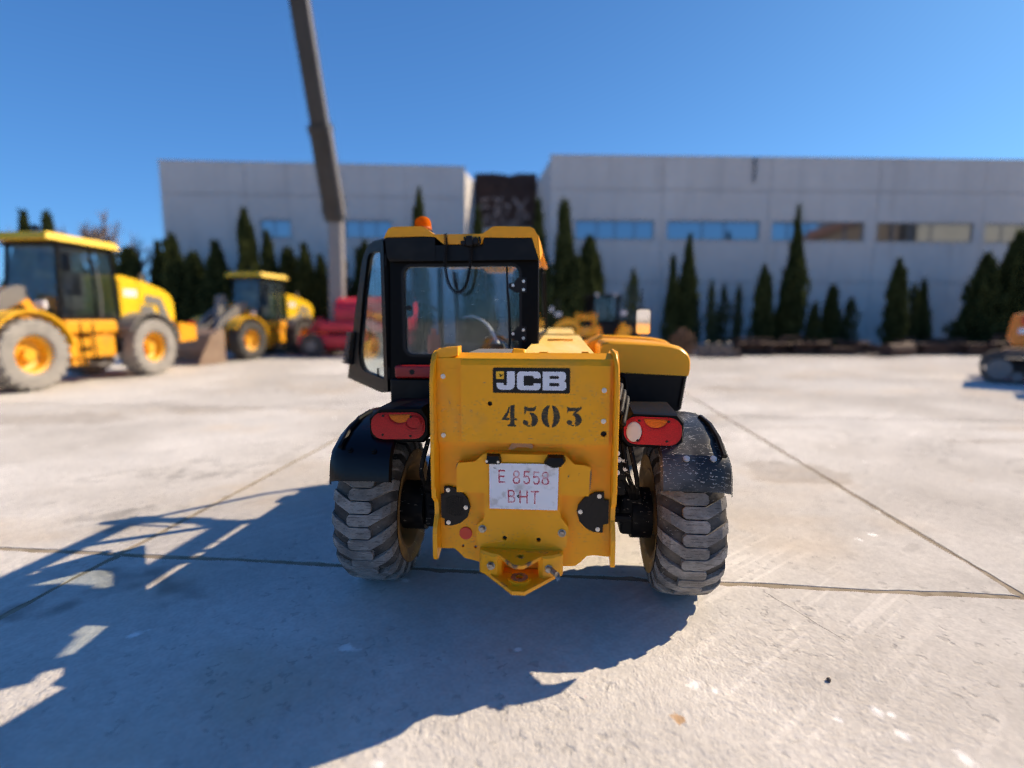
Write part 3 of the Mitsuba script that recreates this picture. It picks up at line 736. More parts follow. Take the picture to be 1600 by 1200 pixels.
for (x, z, r) in ((-.129, 1.066, .0095), (.326, .951, .012)):
    cov = cov.difference(Point(x, z).buffer(r))
K = add('rear_cover', [plate_xz(cov, -.622, -.604), hull([(-.247, -.622, 1.222), (.347, -.622, 1.222), (-.247, -.6, 1.222), (.347, -.6, 1.222), (-.247, -.604, 1.2455), (.347, -.604, 1.2455), (-.247, -.6, 1.2455), (.347, -.6, 1.2455)])], 'yellow_paint', TH, smooth=False,
        label='flat yellow rear cover with badge and stencilled number')
each('hole_disc', [cyl((-.129, -.606, 1.066), (-.129, -.603, 1.066), .012, 16), cyl((.326, -.606, .951), (.326, -.603, .951), .015, 16)], 'sign_black', K)  # black discs set behind the cover holes to make them read dark
each('cover_bolt', [bolt(x, y, z, .0075, .006) for x, y, z in ((-.322, -.606, 1.173), (-.325, -.606, .929), (.324, -.622, 1.126), (.324, -.622, 1.003))], 'zinc', TH)
add('worn_catch', plate_xz(P((-.056, .878), (-.040, .904), (.040, .903), (.046, .890), (.040, .881), (.02, .888), (-.02, .887), (-.035, .877)), -.612, -.600), 'bare_brown', TH, smooth=False, label='bare brown catch under the rear cover')
each('top_bracket', [plate_xz(P((-.362, 1.245), (-.356, 1.266), (-.344, 1.280), (-.325, 1.288), (-.262, 1.294), (-.262, 1.258), (-.30, 1.250)), -.600, -.52), hull([(-.045, -.56, 1.262), (.005, -.56, 1.262), (-.055, -.50, 1.262), (.005, -.50, 1.262), (-.04, -.54, 1.283), (.0, -.54, 1.280), (-.045, -.50, 1.283), (.0, -.50, 1.28)])], 'yellow_paint', TH)
add('tray', [bx(-.26, -.04, -.50, -.10, 1.235, 1.258, .006)], 'loader_grey', TH)

each('paint_scratch', [plate_xz(P((-.158, 1.150), (-.149, 1.1535), (-.143, 1.152), (-.149, 1.1495)), -.6226, -.622), plate_xz(P((-.213, 1.034), (-.203, 1.040), (-.200, 1.039), (-.209, 1.0325)), -.6226, -.622), plate_xz(P((.02, .925), (.034, .9275), (.05, .926), (.034, .925)), -.6226, -.622), plate_xz(P((-.30, 1.06), (-.296, 1.075), (-.2945, 1.06)), -.6066, -.606)], 'bare_brown', TH, smooth=False)
# ---- badge
def xz_print(poly, y, th=.0008): return plate_xz(poly, y - th, y)
B = add('badge', plate_xz(rrect(-.116, 1.111, .190, 1.212, .007), -.6245, -.622), 'sign_black', TH, smooth=False, label='black rectangular badge with white block letters')
def zz(X, Z): return (-.116 + (X - 577) / 536 * .306, 1.212 - (Z - 243) / 177 * .101)
def zp(*pts): return Polygon([zz(*p) for p in pts])
letJ = zp((676, 268), (731, 268), (731, 360), (727, 378), (716, 390), (700, 398), (636, 398), (618, 392), (606, 378), (602, 350), (652, 350), (652, 360), (658, 366), (670, 366), (676, 358))
letC = zp((770, 268), (890, 268), (904, 276), (911, 290), (911, 314), (862, 314), (860, 302), (854, 297), (800, 297), (793, 303), (793, 360), (799, 367), (855, 367), (861, 361), (862, 350), (911, 350), (911, 376), (904, 390), (890, 398), (770, 398), (754, 391), (746, 376), (746, 290), (754, 275))
letB = zp((925, 268), (1066, 268), (1079, 274), (1085, 288), (1085, 312), (1079, 326), (1070, 332), (1081, 338), (1088, 350), (1088, 378), (1080, 392), (1066, 398), (925, 398))
letB = letB.difference(zp((972, 297), (1030, 297), (1037, 302), (1037, 313), (1030, 318), (972, 318))).difference(zp((972, 346), (1032, 346), (1040, 352), (1040, 362), (1032, 369), (972, 369)))
each('badge_letter', [xz_print(g, -.6245) for g in (letJ, letC, letB)], 'sign_white', B, smooth=False, label=None)
add('badge_square', xz_print(zp((600, 268), (655, 268), (655, 322), (600, 322)).difference(zp((616, 282), (636, 292), (650, 284), (646, 296), (634, 306), (618, 306), (628, 298))), -.6245), 'yellow_plain', B, smooth=False)

# ---- stencilled number
def nn(X, Y): return (-.080 + (X - 640) / 555 * .319, 1.0625 - (Y - 510) / 145 * .0885)
def npg(*pts): return Polygon([nn(*p) for p in pts])
def ell(cx, cy, rx, ry): return Polygon([nn(cx + rx * math.cos(a), cy + ry * math.sin(a)) for a in np.arange(40) * math.pi / 20])
d4 = unary_union([npg((640, 613), (640, 604), (672, 560), (692, 520), (692, 558), (668, 598), (692, 598), (692, 613)), npg((698, 516), (728, 508), (728, 598), (746, 598), (746, 613), (728, 613), (728, 640), (740, 646), (742, 656), (678, 652), (680, 642), (698, 638))])
d5 = unary_union([npg((796, 516), (830, 528), (868, 524), (880, 512), (878, 532), (866, 548), (840, 552), (812, 548), (806, 566), (796, 570)), ell(842, 607, 50, 48).difference(ell(828, 607, 22, 38)).difference(npg((780, 540), (838, 540), (826, 610), (780, 606))).difference(npg((838, 640), (848, 640), (848, 670), (838, 670))), ell(806, 628, 20, 16)])
d0 = ell(980, 582, 64, 75).difference(ell(980, 582, 20, 70)).difference(npg((972, 500), (988, 500), (988, 665), (972, 665)))
d3 = unary_union([npg((1092, 514), (1110, 524), (1178, 522), (1190, 510), (1192, 528), (1150, 562), (1168, 570), (1150, 580), (1128, 572), (1148, 545), (1102, 545), (1096, 562)), ell(1146, 602, 48, 44).difference(ell(1132, 602, 20, 34)).difference(npg((1080, 550), (1140, 550), (1132, 604), (1080, 606))).difference(npg((1142, 630), (1152, 630), (1152, 655), (1142, 655))), ell(1110, 620, 19, 15)])
rs = random.Random(5)
dg = []
for d in (d4, d5, d0, d3):
    for g in getattr(d, 'geoms', [d]):
        pts = [(a + rs.uniform(-.0009, .0009), b + rs.uniform(-.0009, .0009)) for a, b in g.segmentize(.006).exterior.coords[:-1]]
        g2 = Polygon(pts, [list(h.coords) for h in g.interiors]).buffer(0)
        dg += [xz_print(q, -.622, .0006) for q in getattr(g2, 'geoms', [g2])]
add('stencilled_number', dg, 'stencil_black', TH, smooth=False, label='black stencilled number 4503')

# ---- number plate bracket, plate, lamps
br = P((-.266, .700), (-.264, .822), (-.190, .830), (-.151, .864), (.175, .866), (.212, .829), (.252, .827), (.273, .819), (.280, .801), (.274, .715), (.270, .700))
add('plate_bracket', [plate_xz(br, -.640, -.634), bx(-.266, -.258, -.634, -.582, .71, .815), bx(.266, .274, -.634, -.582, .715, .805), bx(-.15, .17, -.636, -.582, .858, .864)], 'yellow_paint', TH, smooth=False)
each('bracket_chip', [plate_xz(P((.2745, .80), (.279, .812), (.2805, .79), (.277, .735), (.273, .718), (.2735, .76)), -.6408, -.640), plate_xz(P((.187, .782), (.193, .79), (.190, .776), (.186, .773)), -.6406, -.640), plate_xz(P((.229, .79), (.232, .796), (.232, .784)), -.6406, -.640), plate_xz(P((-.268, .800), (-.262, .824), (-.258, .822), (-.264, .806)), -.6406, -.640)], 'rust', TH, smooth=False)
NP = add('number_plate', hull([(x, y, z) for y in (-.648, -.6465) for x, z in ((-.1295, .8275), (.1505, .8305), (.1465, .640), (-.1285, .6385))]), 'plate_white', TH, smooth=False, label='white number plate with red characters')
def flat_text(t, h, x, z, y, mat_, parent, rot=0, name='plate_character', sx=1.0, bold=False):
    m = meshkit.text_mesh(t, h, .0006, bold)
    m.vertices[:, 0] *= sx
    v = m.vertices.copy()
    c, s = math.cos(rot), math.sin(rot)
    m.vertices = np.stack([x + v[:, 0] * c - v[:, 1] * s, y - v[:, 2], z + v[:, 0] * s + v[:, 1] * c], 1)
    return add(name, m, mat_, parent, smooth=False)
for t, x, z in (('E', -.097, .7475), ('8', -.038, .746), ('5', .003, .7455), ('5', .042, .745), ('8', .078, .7445)):
    flat_text(t, .054, x, z, -.6481, 'plate_red', NP, sx=.80)
for t, x, z in (('B', -.059, .6655), ('H', -.012, .6645), ('T', .036, .664)):
    flat_text(t, .054, x, z, -.6481, 'plate_red', NP, sx=.80)
each('paint_chip', [plate_xz(P((-.018, .694), (-.008, .704), (-.009, .684)), -.6488, -.6481), plate_xz(P((-.116, .812), (-.104, .806), (-.100, .803), (-.104, .809)), -.6488, -.6481)], 'stencil_black', NP, smooth=False)
def lamp_box(x0, x1, z0, z1, skew):
    return hull([(x0, -.64, z0), (x1, -.64, z0), (x0 + .005, -.64, z1), (x1 - .005, -.64, z1), (x0 + skew, -.672, z0 - .002), (x1 - .004, -.672, z0 - .002), (x0 + .008, -.668, z1 - .004), (x1 - .008, -.668, z1 - .004)])
PL = add('plate_lamp', [lamp_box(-.143, -.080, .833, .866, .003)], 'black_paint', TH, smooth=25)
each('screw', [bolt(-.136, -.671, .842, .004, .004), bolt(-.090, -.671, .840, .004, .004)], 'zinc', PL)
add('plate_lamp', [hull([(.107, -.64, .868), (.169, -.64, .868), (.178, -.64, .845), (.160, -.64, .824), (.128, -.64, .818), (.090, -.64, .836), (.110, -.672, .862), (.165, -.672, .862), (.172, -.676, .845), (.158, -.676, .828), (.128, -.676, .822), (.094, -.674, .838)])], 'black_paint', TH, smooth=25)

# ---- tow hitch
hp = P((-.152, .72), (-.153, .600), (-.160, .580), (-.186, .557), (-.188, .530), (-.184, .495), (-.172, .440), (-.165, .385), (.150, .382), (.160, .44), (.185, .486), (.194, .545), (.190, .565), (.160, .605), (.156, .632), (.166, .72))
for x, z in ((-.069, .507), (.071, .505)): hp = hp.difference(Point(x, z).buffer(.0095))
HT = add('tow_hitch', [plate_xz(hp, -.632, -.600), bx(-.17, .165, -.602, -.57, .40, .72)], 'yellow_paint', TH, smooth=False)
def vplate(b, tipx, tipy, w, base=-.60):
    return P((-b, base), (-b, -.640), (tipx - w, tipy + .012), (tipx - w * .5, tipy), (tipx + w * .5, tipy), (tipx + w, tipy + .012), (b, -.640), (b, base)).buffer(-.008).buffer(.008, quad_segs=3)
tp = vplate(.122, 0, -.782, .030).difference(Point(0, -.700).buffer(.014))
bt = P((-.172, -.60), (-.172, -.645), (-.150, -.66), (-.085, -.735), (-.022, -.812), (.026, -.812), (.09, -.735), (.150, -.66), (.168, -.645), (.168, -.60)).difference(Point(0, -.722).buffer(.015))
def edge_band(poly, z0, z1): return plate_xy(poly.buffer(.0006).difference(poly.buffer(-.0075)), z0 - .0006, z1 + .0006)
J1 = add('hitch_jaw', plate_xy(tp, .452, .464), 'yellow_paint', HT, smooth=False)
add('worn_edge', edge_band(tp.intersection(sbox(-.2, -.9, .2, -.655)), .452, .464), 'yellow_chipped', J1, smooth=False)
J2 = add('hitch_jaw', [plate_xy(bt, .362, .376), plate_xy(Point(0, -.722).buffer(.046).difference(Point(0, -.722).buffer(.015)), .376, .388)], 'yellow_paint', HT, smooth=False)
add('worn_edge', edge_band(bt.intersection(sbox(-.2, -.9, .2, -.66)), .362, .376), 'yellow_chipped', J2, smooth=False)
add('worn_ring', plate_xy(Point(0, -.722).buffer(.034).difference(Point(0, -.722).buffer(.0152)), .388, .3888), 'steel', J2, smooth=False)
for s_ in (-1, 1):
    lobe = [(.172, -.60), (.172, -.648), (.160, -.668), (.128, -.688), (.092, -.700), (.074, -.692), (.070, -.67), (.070, -.60)]
    pts = [(s_ * a, b, z) for a, b in lobe for z in (.372, .455)] + [(s_ * (a * .985), b + (.006 if b < -.6 else 0), .4645) for a, b in lobe[:-2]] + [(s_ * .075, -.60, .4645)]
    add('jaw_cheek', hull(pts), 'yellow_paint', HT, smooth=25)
each('hitch_bolt', [bolt(-.161, -.632, .544, .0125, .016), bolt(.166, -.632, .539, .0125, .016), bolt(-.118, -.694, .416, .0125, .016), bolt(.114, -.694, .414, .0125, .016)], 'steel', HT)
add('hitch_pin', [cyl((.118, -.69, .412), (.146, -.722, .406), .011, 12), hull([(.135, -.70, .41), (.158, -.70, .40), (.160, -.715, .385), (.150, -.72, .375), (.14, -.715, .39)])], 'steel', HT)
each('pin_hole', [cyl((-.069, -.618, .507), (-.069, -.612, .507), .0095, 14), cyl((.071, -.618, .505), (.071, -.612, .505), .0095, 14), cyl((0, -.700, .4515), (0, -.700, .455), .0135, 14), cyl((0, -.722, .3615), (0, -.722, .366), .0145, 14)], 'sign_black', HT)

# ---- black half-round covers and the red cap
cl = P((-.329, .706), (-.309, .706), (-.266, .696), (-.230, .656), (-.219, .619), (-.231, .575), (-.262, .548), (-.299, .536), (-.329, .536), (-.329, .566), (-.343, .570), (-.343, .671), (-.329, .673))
V = add('half_round_cover', [plate_xz(cl, -.594, -.582)], 'sign_black', TH, smooth=False, label='left black half-round cover with ribbed grille')
each('grille_rib', [bx(-.322 + .0085 * k, -.3185 + .0085 * k, -.598, -.594, .59 - .012 * math.sin(k * .35), .655 + .012 * math.sin(k * .35)) for k in range(9)], 'sign_black', V, smooth=False)
each('cover_screw', [bolt(x, -.594, z, .007, .006) for x, z in ((-.312, .692), (-.237, .618), (-.312, .550))], 'zinc', V)
cr = P((.335, .702), (.299, .700), (.256, .676), (.231, .642), (.226, .617), (.238, .574), (.267, .545), (.297, .532), (.333, .530), (.333, .565), (.355, .570), (.355, .669), (.336, .669))
V = add('half_round_cover', [plate_xz(cr, -.594, -.582)], 'sign_black', TH, smooth=False, label='right plain black half-round cover')
each('cover_screw', [bolt(x, -.594, z, .007, .006) for x, z in ((.316, .686), (.240, .617), (.312, .545))], 'zinc', V)
add('red_cap', [cyl((-.241, -.580, .500), (-.241, -.587, .500), .0275, 24, .0265)], 'decal_red', TH, label='round red reflector low on the tail')
def placed(m, loc):
    m.apply_translation(loc); return m
# ---- rear lamps in their black pods
def lens_poly(x0, x1, z0, z1, tilt):
    m = (x0 + x1) / 2
    return Polygon([(x0 + .028, z1 - .004), (m, z1 + .002), (x1 - .034, z1 - .002), (x1 - .008, z1 - .018), (x1, (z0 + z1) / 2 + .004), (x1 - .012, z0 + .028), (x1 - .05, z0 + .010), (m + .01, z0), (x0 + .055, z0 + .009), (x0 + .014, z0 + .028), (x0, (z0 + z1) / 2 + .008), (x0 + .008, z1 - .022)]).buffer(-.009).buffer(.009, quad_segs=4)
def dome(poly, y, h, mat_, name, parent, **k):
    """a lens with a softly domed face"""
    lay = [(poly, 0), (poly.buffer(-.002), h * .55), (poly.buffer(-.006), h * .85), (poly.buffer(-.014), h)]
    m = [plate_xz(q, y - hh, y - hh + .006) for q, hh in lay if not q.is_empty]
    return add(name, m, mat_, parent, smooth=50, **k)
for side, (px0, px1) in (('l', (-.745, -.455)), ('r', (.425, .703))):
    L = side == 'l'
    pod = hull([(px0, -.325, .86), (px0, -.325, .945), (px0 + .05, -.325, .992), (px1 - .03, -.325, 1.0 if L else .985), (px1, -.325, .95), (px1, -.325, .86), (px1 - .03, -.325, .828), (px0 + .03, -.325, .828),
                (px0 + .02, -.08, .86), (px0 + .02, -.08, .945), (px0 + .06, -.08, .998), (px1 - .03, -.08, 1.0), (px1, -.08, .95), (px1, -.08, .86), (px1 - .03, -.08, .83), (px0 + .03, -.08, .83),
                (px0 + .006, -.345, .87), (px0 + .006, -.345, .94), (px0 + .055, -.345, .984), (px1 - .035, -.345, .99 if L else .978), (px1 - .008, -.345, .945), (px1 - .008, -.345, .868), (px1 - .035, -.345, .838), (px0 + .035, -.345, .838)])
    RL = add('rear_lamp', pod, 'black_gloss', TH, smooth=25, label='left rear lamp, all red with an amber segment' if L else 'right rear lamp, red with amber segment and white reversing lens')
    arm = bx(px1 - .02, -.36, -.20, -.06, .86, .98, .01) if L else bx(.375, px0 + .02, -.20, -.06, .86, .97, .01)
    add('bracket', arm, 'black_paint', RL)
    x0, x1 = (-.727, -.477) if L else (.441, .686)
    lp = affinity.rotate(rrect(x0, .850, x1, .968, .050), 1.5 if L else -1.5)
    amber = affinity.scale(Point((x0 + x1) / 2 + .012, .968).buffer(1, quad_segs=8), .052, .044).intersection(lp.buffer(-.004))
    white = affinity.scale(Point(x0 + .040, .905).buffer(1, quad_segs=8), .034, .046).intersection(lp.buffer(-.004)) if not L else affinity.scale(Point(x1 - .045, .93).buffer(1, quad_segs=8), .036, .030).intersection(lp.buffer(-.004))
    red = lp.difference(amber.buffer(.0008)).difference(white.buffer(.0008))
    add('lens_rim', plate_xz(lp.buffer(.004), -.352, -.340), 'lens_red', RL, smooth=False)
    dome(red, -.352, .011, 'lens_red', 'red_lens', RL)
    dome(amber, -.353, .010, 'lens_amber', 'amber_lens', RL)
    dome(white, -.353, .013, 'lens_red' if L else 'lens_white', 'reversing_lens' if not L else 'fog_lens', RL)
    each('lens_screw', [cyl((x, -.362, z), (x, -.3655, z), .0055, 10) for x, z in ((x0 + .06, .958), (x1 - .058, .955), (x0 + .055, .868), (x1 - .062, .866))], 'sign_black', RL)

# ---- mudguards: a plastic shell bent over each wheel
def mudguard(s, y0, front=False):
    arc = [(-.445, .668), (-.440, .70), (-.425, .765), (-.395, .815), (-.30, .868), (-.18, .905), (-.05, .925), (.08, .925), (.22, .895), (.33, .84), (.40, .76), (.42, .69)]
    arc = np.array(arc)
    cen = np.array([-.01, .42])
    prof = [(.590, -.012), (.600, .0), (.66, .004), (.80, .0), (.855, -.008), (.895, -.035), (.915, -.085), (.918, -.105)]
    V = []
    for th in (0, .006):
        for (y, z) in arc:
            d = np.array([y, z]) - cen; L = np.linalg.norm(d); d /= L
            for i, (x, dr_) in enumerate(prof):
                q = cen + d * (L + dr_ - th)
                V.append((s * x, y0 + q[0], q[1]))
    V = np.array(V); n, m = len(arc), len(prof)
    F = []
    def g(l, i, j): return l * n * m + i * m + j
    for l in (0, 1):
        for i in range(n - 1):
            for j in range(m - 1):
                F += [(g(l, i, j), g(l, i, j + 1), g(l, i + 1, j + 1)), (g(l, i, j), g(l, i + 1, j + 1), g(l, i + 1, j))]
    for i in range(n - 1):
        for j in (0, m - 1):
            F += [(g(0, i, j), g(1, i, j), g(1, i + 1, j)), (g(0, i, j), g(1, i + 1, j), g(0, i + 1, j))]
    for j in range(m - 1):
        for i in (0, n - 1):
            F += [(g(0, i, j), g(1, i, j), g(1, i, j + 1)), (g(0, i, j), g(1, i, j + 1), g(0, i, j + 1))]
    t = trimesh.Trimesh(V, np.array(F), process=False); t.fix_normals()
    return t
for s, nm, mt in ((-1, 'left rear mudguard, clean glossy black', 'fender_clean'), (1, 'right rear mudguard spattered with dried mud', 'fender_plastic')):
    MG = add('mudguard', placed(mudguard(s, 0), (-.022 if s < 0 else 0, 0, 0)), mt, TH, smooth=32, label=nm)
    rib = tube([(s * .862, -.405, .815), (s * .862, -.30, .873), (s * .858, -.18, .908), (s * .845, -.05, .922)], .012, 6)
    add('rib', rib, 'black_paint', MG)
    cr_ = [(s * .70, -.408, .800), (s * .815, -.40, .800), (s * .705, -.06, .930)]
    each('bolt', [trimesh.util.concatenate([cyl((x, y, z), (x, y - .008, z + .006), .014, 10), cyl((x, y - .006, z + .005), (x, y - .012, z + .010), .009, 6)]) for x, y, z in cr_], 'black_paint' if s < 0 else 'zinc', MG)
    add('mudguard', mudguard(s, 2.30), 'fender_clean', TH, smooth=32)

# ---- cab
CB = tag(key_for('cab', TH))
x0, x1, yr, yf = -.826, .022, .215, 2.06
hole = rrect(-.742, 1.195, -.070, 1.706, .055)
rear = P((x0, .96), (x1, .96), (x1, 1.24), (x1, 1.72), (x0 + .018, 1.72)).difference(hole)
add('rear_frame', [plate_xz(rear, yr, yr + .045)], 'black_gloss', CB, smooth=False)
posts = [tube([(x1 - .020, yr + .035, .96), (x1 - .020, yr + .035, 1.50), (x1 - .024, yr + .05, 1.80)], .026, 12), tube([(x0 + .022, yr + .035, .96), (x0 + .028, yr + .035, 1.50), (x0 + .045, yr + .05, 1.80)], .026, 12),
         tube([(x1 - .02, yf, .95), (x1 - .02, yf - .04, 1.30), (x1 - .035, yf - .28, 1.80)], .024, 10), tube([(x0 + .03, yf, .95), (x0 + .03, yf - .04, 1.30), (x0 + .06, yf - .28, 1.80)], .024, 10)]
each('post', posts, 'black_gloss', CB, smooth=True)
add('window_seal', plate_xz(hole.buffer(.004).difference(hole.buffer(-.012)), yr - .004, yr + .05), 'sign_black', CB, smooth=False)
q = hole.buffer(-.010)
def sheet_xz(poly, y, mat_, name, parent, **k):
    v, f = trimesh.creation.triangulate_polygon(poly, engine='earcut')
    return add(name, trimesh.Trimesh(np.stack([v[:, 0], np.full(len(v), y), v[:, 1]], 1), f, process=False), mat_, parent, smooth=False, **k)
def sheet(pts, mat_, name, parent, **k):
    p = np.array(pts, float)
    return add(name, trimesh.Trimesh(p, [(0, i, i + 1) for i in range(1, len(p) - 1)], process=False), mat_, parent, smooth=False, **k)
G = sheet_xz(q, yr + .012, 'glass_dusty', 'rear_window', CB, label='dusty rear window with rounded corners')
add('strut', tube([(-.150, yr - .008, 1.69), (-.146, yr - .010, 1.55), (-.138, yr - .012, 1.44), (-.134, yr - .010, 1.23)], .0055, 8), 'sign_black', G)
for z in (1.588, 1.323):
    H = add('window_hinge', [plate_xz(P((-.140, z - .014), (-.105, z - .036), (-.040, z - .04), (-.040, z + .042), (-.092, z + .042), (-.105, z + .018), (-.140, z + .010)), yr - .010, yr - .0005)], 'sign_black', CB, smooth=False)
    each('hinge_bolt', [bolt(x, yr - .010, zz_, .0065, .006) for x, zz_ in ((-.057, z + .022), (-.057, z - .023), (-.115, z + .001))], 'zinc', H)
add('window_catch', [cyl((-.71, yr + .011, 1.468), (-.71, yr - .004, 1.468), .014, 16)], 'sign_black', G)
tub = [bx(x0 + .005, x1 - .005, yr + .045, yf, .78, 1.00, .02), bx(x0 + .005, x0 + .04, yr + .045, yf - .03, .78, 1.05, .01), bx(x1 - .04, x1 - .004, yr + .045, yf - .03, .98, 1.32, .01), bx(x0 + .02, x1 - .03, yf - .04, yf, .95, 1.14, .01)]
add('tub', tub, 'black_paint', CB)
add('rear_panel', [bx(-.815, -.36, .170, yr - .0025, .90, 1.070, .012)], 'black_paint', CB)
add('red_bar', [bx(-.775, -.372, .135, .212, 1.076, 1.148, .012)], 'red_plastic', CB, label='dark red box beam under the rear window')
add('bar_hole', [cyl((-.674, .1345, 1.112), (-.674, .140, 1.112), .015, 16)], 'sign_black', CB)
# glazing
sheet([(x0 + .03, yf - .012, 1.12), (x1 - .03, yf - .012, 1.12), (x1 - .045, yf - .275, 1.79), (x0 + .06, yf - .275, 1.79)], 'glass', 'windscreen', CB)
sheet([(x1 - .012, yr + .08, 1.32), (x1 - .012, yf - .04, 1.32), (x1 - .026, yf - .29, 1.78), (x1 - .026, yr + .08, 1.78)], 'glass', 'side_window', CB)
# roof
top = P((-.818, 1.842), (-.812, 1.856), (-.790, 1.893), (-.765, 1.902), (-.61, 1.903), (-.59, 1.897), (-.540, 1.860), (-.530, 1.858), (-.285, 1.858), (-.270, 1.861), (-.222, 1.892), (-.205, 1.896), (-.02, 1.890), (.002, 1.880), (.022, 1.846), (.026, 1.835), (-.10, 1.835), (-.265, 1.840), (-.28, 1.806), (-.47, 1.806), (-.49, 1.808), (-.535, 1.846), (-.60, 1.850), (-.80, 1.848))
rail_l, rail_r = top.intersection(sbox(-1, 1.7, -.70, 2)), top.intersection(sbox(-.10, 1.7, 1, 2))
R1 = add('roof', [plate_xz(top, .150, .92), plate_xz(rail_l, .92, 1.86), plate_xz(rail_r, .92, 1.86), plate_xz(top, 1.77, 1.86)], 'yellow_paint', CB, smooth=20, label='yellow cab roof with two raised sides')
add('roof_cheek', [hull([(.026, .15, 1.845), (-.012, .15, 1.84), (.036, .155, 1.715), (.030, .155, 1.715), (.026, .55, 1.845), (.036, .50, 1.80), (-.01, .55, 1.84)])], 'yellow_paint', CB, smooth=20)
add('rear_fascia', [hull([(-.815, .158, 1.846), (-.535, .158, 1.846), (-.535, .158, 1.72), (-.806, .158, 1.742), (-.795, .165, 1.720), (-.815, .30, 1.846), (-.535, .30, 1.846), (-.535, .30, 1.72), (-.80, .30, 1.72)]),
                    hull([(-.536, .162, 1.803), (-.25, .162, 1.803), (-.536, .162, 1.72), (-.25, .162, 1.72), (-.536, .3, 1.803), (-.25, .3, 1.803), (-.536, .3, 1.72), (-.25, .3, 1.72)]),
                    hull([(-.27, .158, 1.838), (.020, .158, 1.832), (-.27, .158, 1.72), (.024, .158, 1.72), (-.27, .3, 1.838), (.020, .3, 1.832), (-.27, .3, 1.72), (.024, .3, 1.72)]), bx(x0 + .05, x1 - .04, .30, .74, 1.79, 1.835)], 'black_paint', CB, smooth=20)
for k, (xa, xb, za, zb) in enumerate(((-.36, -.322, 1.79, 1.845), (-.325, -.295, 1.80, 1.835), (-.392, -.366, 1.80, 1.822))):
    add('plug_socket', [bx(xa, xb, .118 + .01 * k, .160, za, zb, .006)], 'sign_black', CB)
for k in range(5):
    xs = -.372 + .02 * k
    add('tape_end', tube(bez([(xs, .146, 1.84), (xs + .008, .135, 1.812), (xs - .004, .138, 1.795)], 4), .005, 6), 'sign_black', CB)
sheet([(-.70, .92, 1.850), (-.10, .92, 1.850), (-.10, 1.77, 1.850), (-.70, 1.77, 1.850)], 'glass', 'roof_window', CB)
# coiled cable hanging in front of the window
path = bez([(-.476, .150, 1.862), (-.470, .135, 1.80), (-.474, .125, 1.70), (-.464, .12, 1.622), (-.442, .12, 1.568), (-.407, .12, 1.546), (-.372, .12, 1.567), (-.350, .12, 1.622), (-.338, .125, 1.70), (-.334, .135, 1.80), (-.335, .150, 1.842)], 60)
s_ = np.concatenate([[0], np.cumsum(np.linalg.norm(np.diff(path, axis=0), axis=1))])
ss = np.linspace(0, s_[-1], 1500)
pp = np.stack([np.interp(ss, s_, path[:, k]) for k in range(3)], 1)
tg = np.gradient(pp, axis=0); tg /= np.linalg.norm(tg, axis=1, keepdims=True)
yy = np.array([0, 1., 0]); nn_ = np.cross(tg, yy)
ph = ss / .0098 * 2 * math.pi
coil = pp + .0078 * (np.cos(ph)[:, None] * nn_ + np.sin(ph)[:, None] * yy)
add('coiled_cable', tube(coil, .0027, 5), 'sign_black', CB, smooth=True, label='coiled black cable hanging in a loop over the rear window')
# beacon
bz, bxx, by = 1.902, -.655, .36
def vert(prof, n=28):
    m = lathe_x(prof, n); v = m.vertices.copy()
    m.vertices = np.stack([v[:, 1], v[:, 2], v[:, 0]], 1)
    return m
BK = add('beacon', placed(vert([(.0, .092), (.022, .090), (.038, .080), (.046, .062), (.049, .034), (.049, .012)]), (bxx, by, bz)), 'beacon_amber', CB, smooth=True, label='amber flashing beacon on the cab roof')
add('beacon_core', placed(vert([(.0, .070), (.024, .066), (.026, .02), (.026, .0)]), (bxx, by, bz)), 'beacon_core', BK, smooth=True)
add('beacon_band', placed(vert([(.0495, .030), (.0515, .028), (.0515, .022), (.0495, .020)]), (bxx, by, bz)), 'beacon_core', BK, smooth=True)
add('beacon_foot', placed(vert([(.0, .014), (.054, .014), (.054, -.012), (.0, -.012)]), (bxx, by, bz)), 'sign_black', BK)
# inside: seat, wheel, console
add('seat', [bx(-.60, -.14, .52, .98, 1.00, 1.10, .04), hull([(-.60, .42, 1.08), (-.14, .42, 1.08), (-.60, .54, 1.08), (-.14, .54, 1.08), (-.55, .36, 1.26), (-.19, .36, 1.26), (-.55, .42, 1.26), (-.19, .42, 1.26)])], 'seat_grey', CB)
a = np.linspace(0, 2 * math.pi, 33)
wh = np.stack([-.42 + .17 * np.cos(a), 1.37 + .09 * np.sin(a), 1.16 + .12 * np.sin(a)], 1)
add('steering_wheel', [tube(wh, .013, 8), cyl((-.42, 1.37, 1.16), (-.42, 1.60, .98), .03, 10), cyl((-.59, 1.37, 1.16), (-.25, 1.37, 1.16), .010, 6)], 'sign_black', CB)
add('pale_arc', tube(bez([(-.60, 1.22, 1.418), (-.51, 1.22, 1.425), (-.41, 1.20, 1.37), (-.34, 1.15, 1.27), (-.285, 1.10, 1.15)], 6), np.linspace(.004, .016, 25), 8), 'sign_white', CB)  # made-up pale tube standing for the bright edge of the dash cowling
add('console', [bx(-.12, .0, .55, 1.2, 1.0, 1.22, .03), bx(-.80, -.1, 1.72, 1.90, 1.0, 1.14, .03)], 'sign_black', CB)

FX = add('fire_extinguisher', [cyl((-.715, .80, 1.08), (-.715, .80, 1.30), .042, 18), cyl((-.715, .80, 1.30), (-.715, .80, 1.34), .018, 10)], 'decal_red', CB, label='small red fire extinguisher inside the cab')
add('b_post', [bx(x0 + .012, x0 + .05, 1.32, 1.38, 1.0, 1.80, .01), bx(x1 - .05, x1 - .014, 1.32, 1.37, 1.2, 1.80, .01)], 'black_gloss', CB)

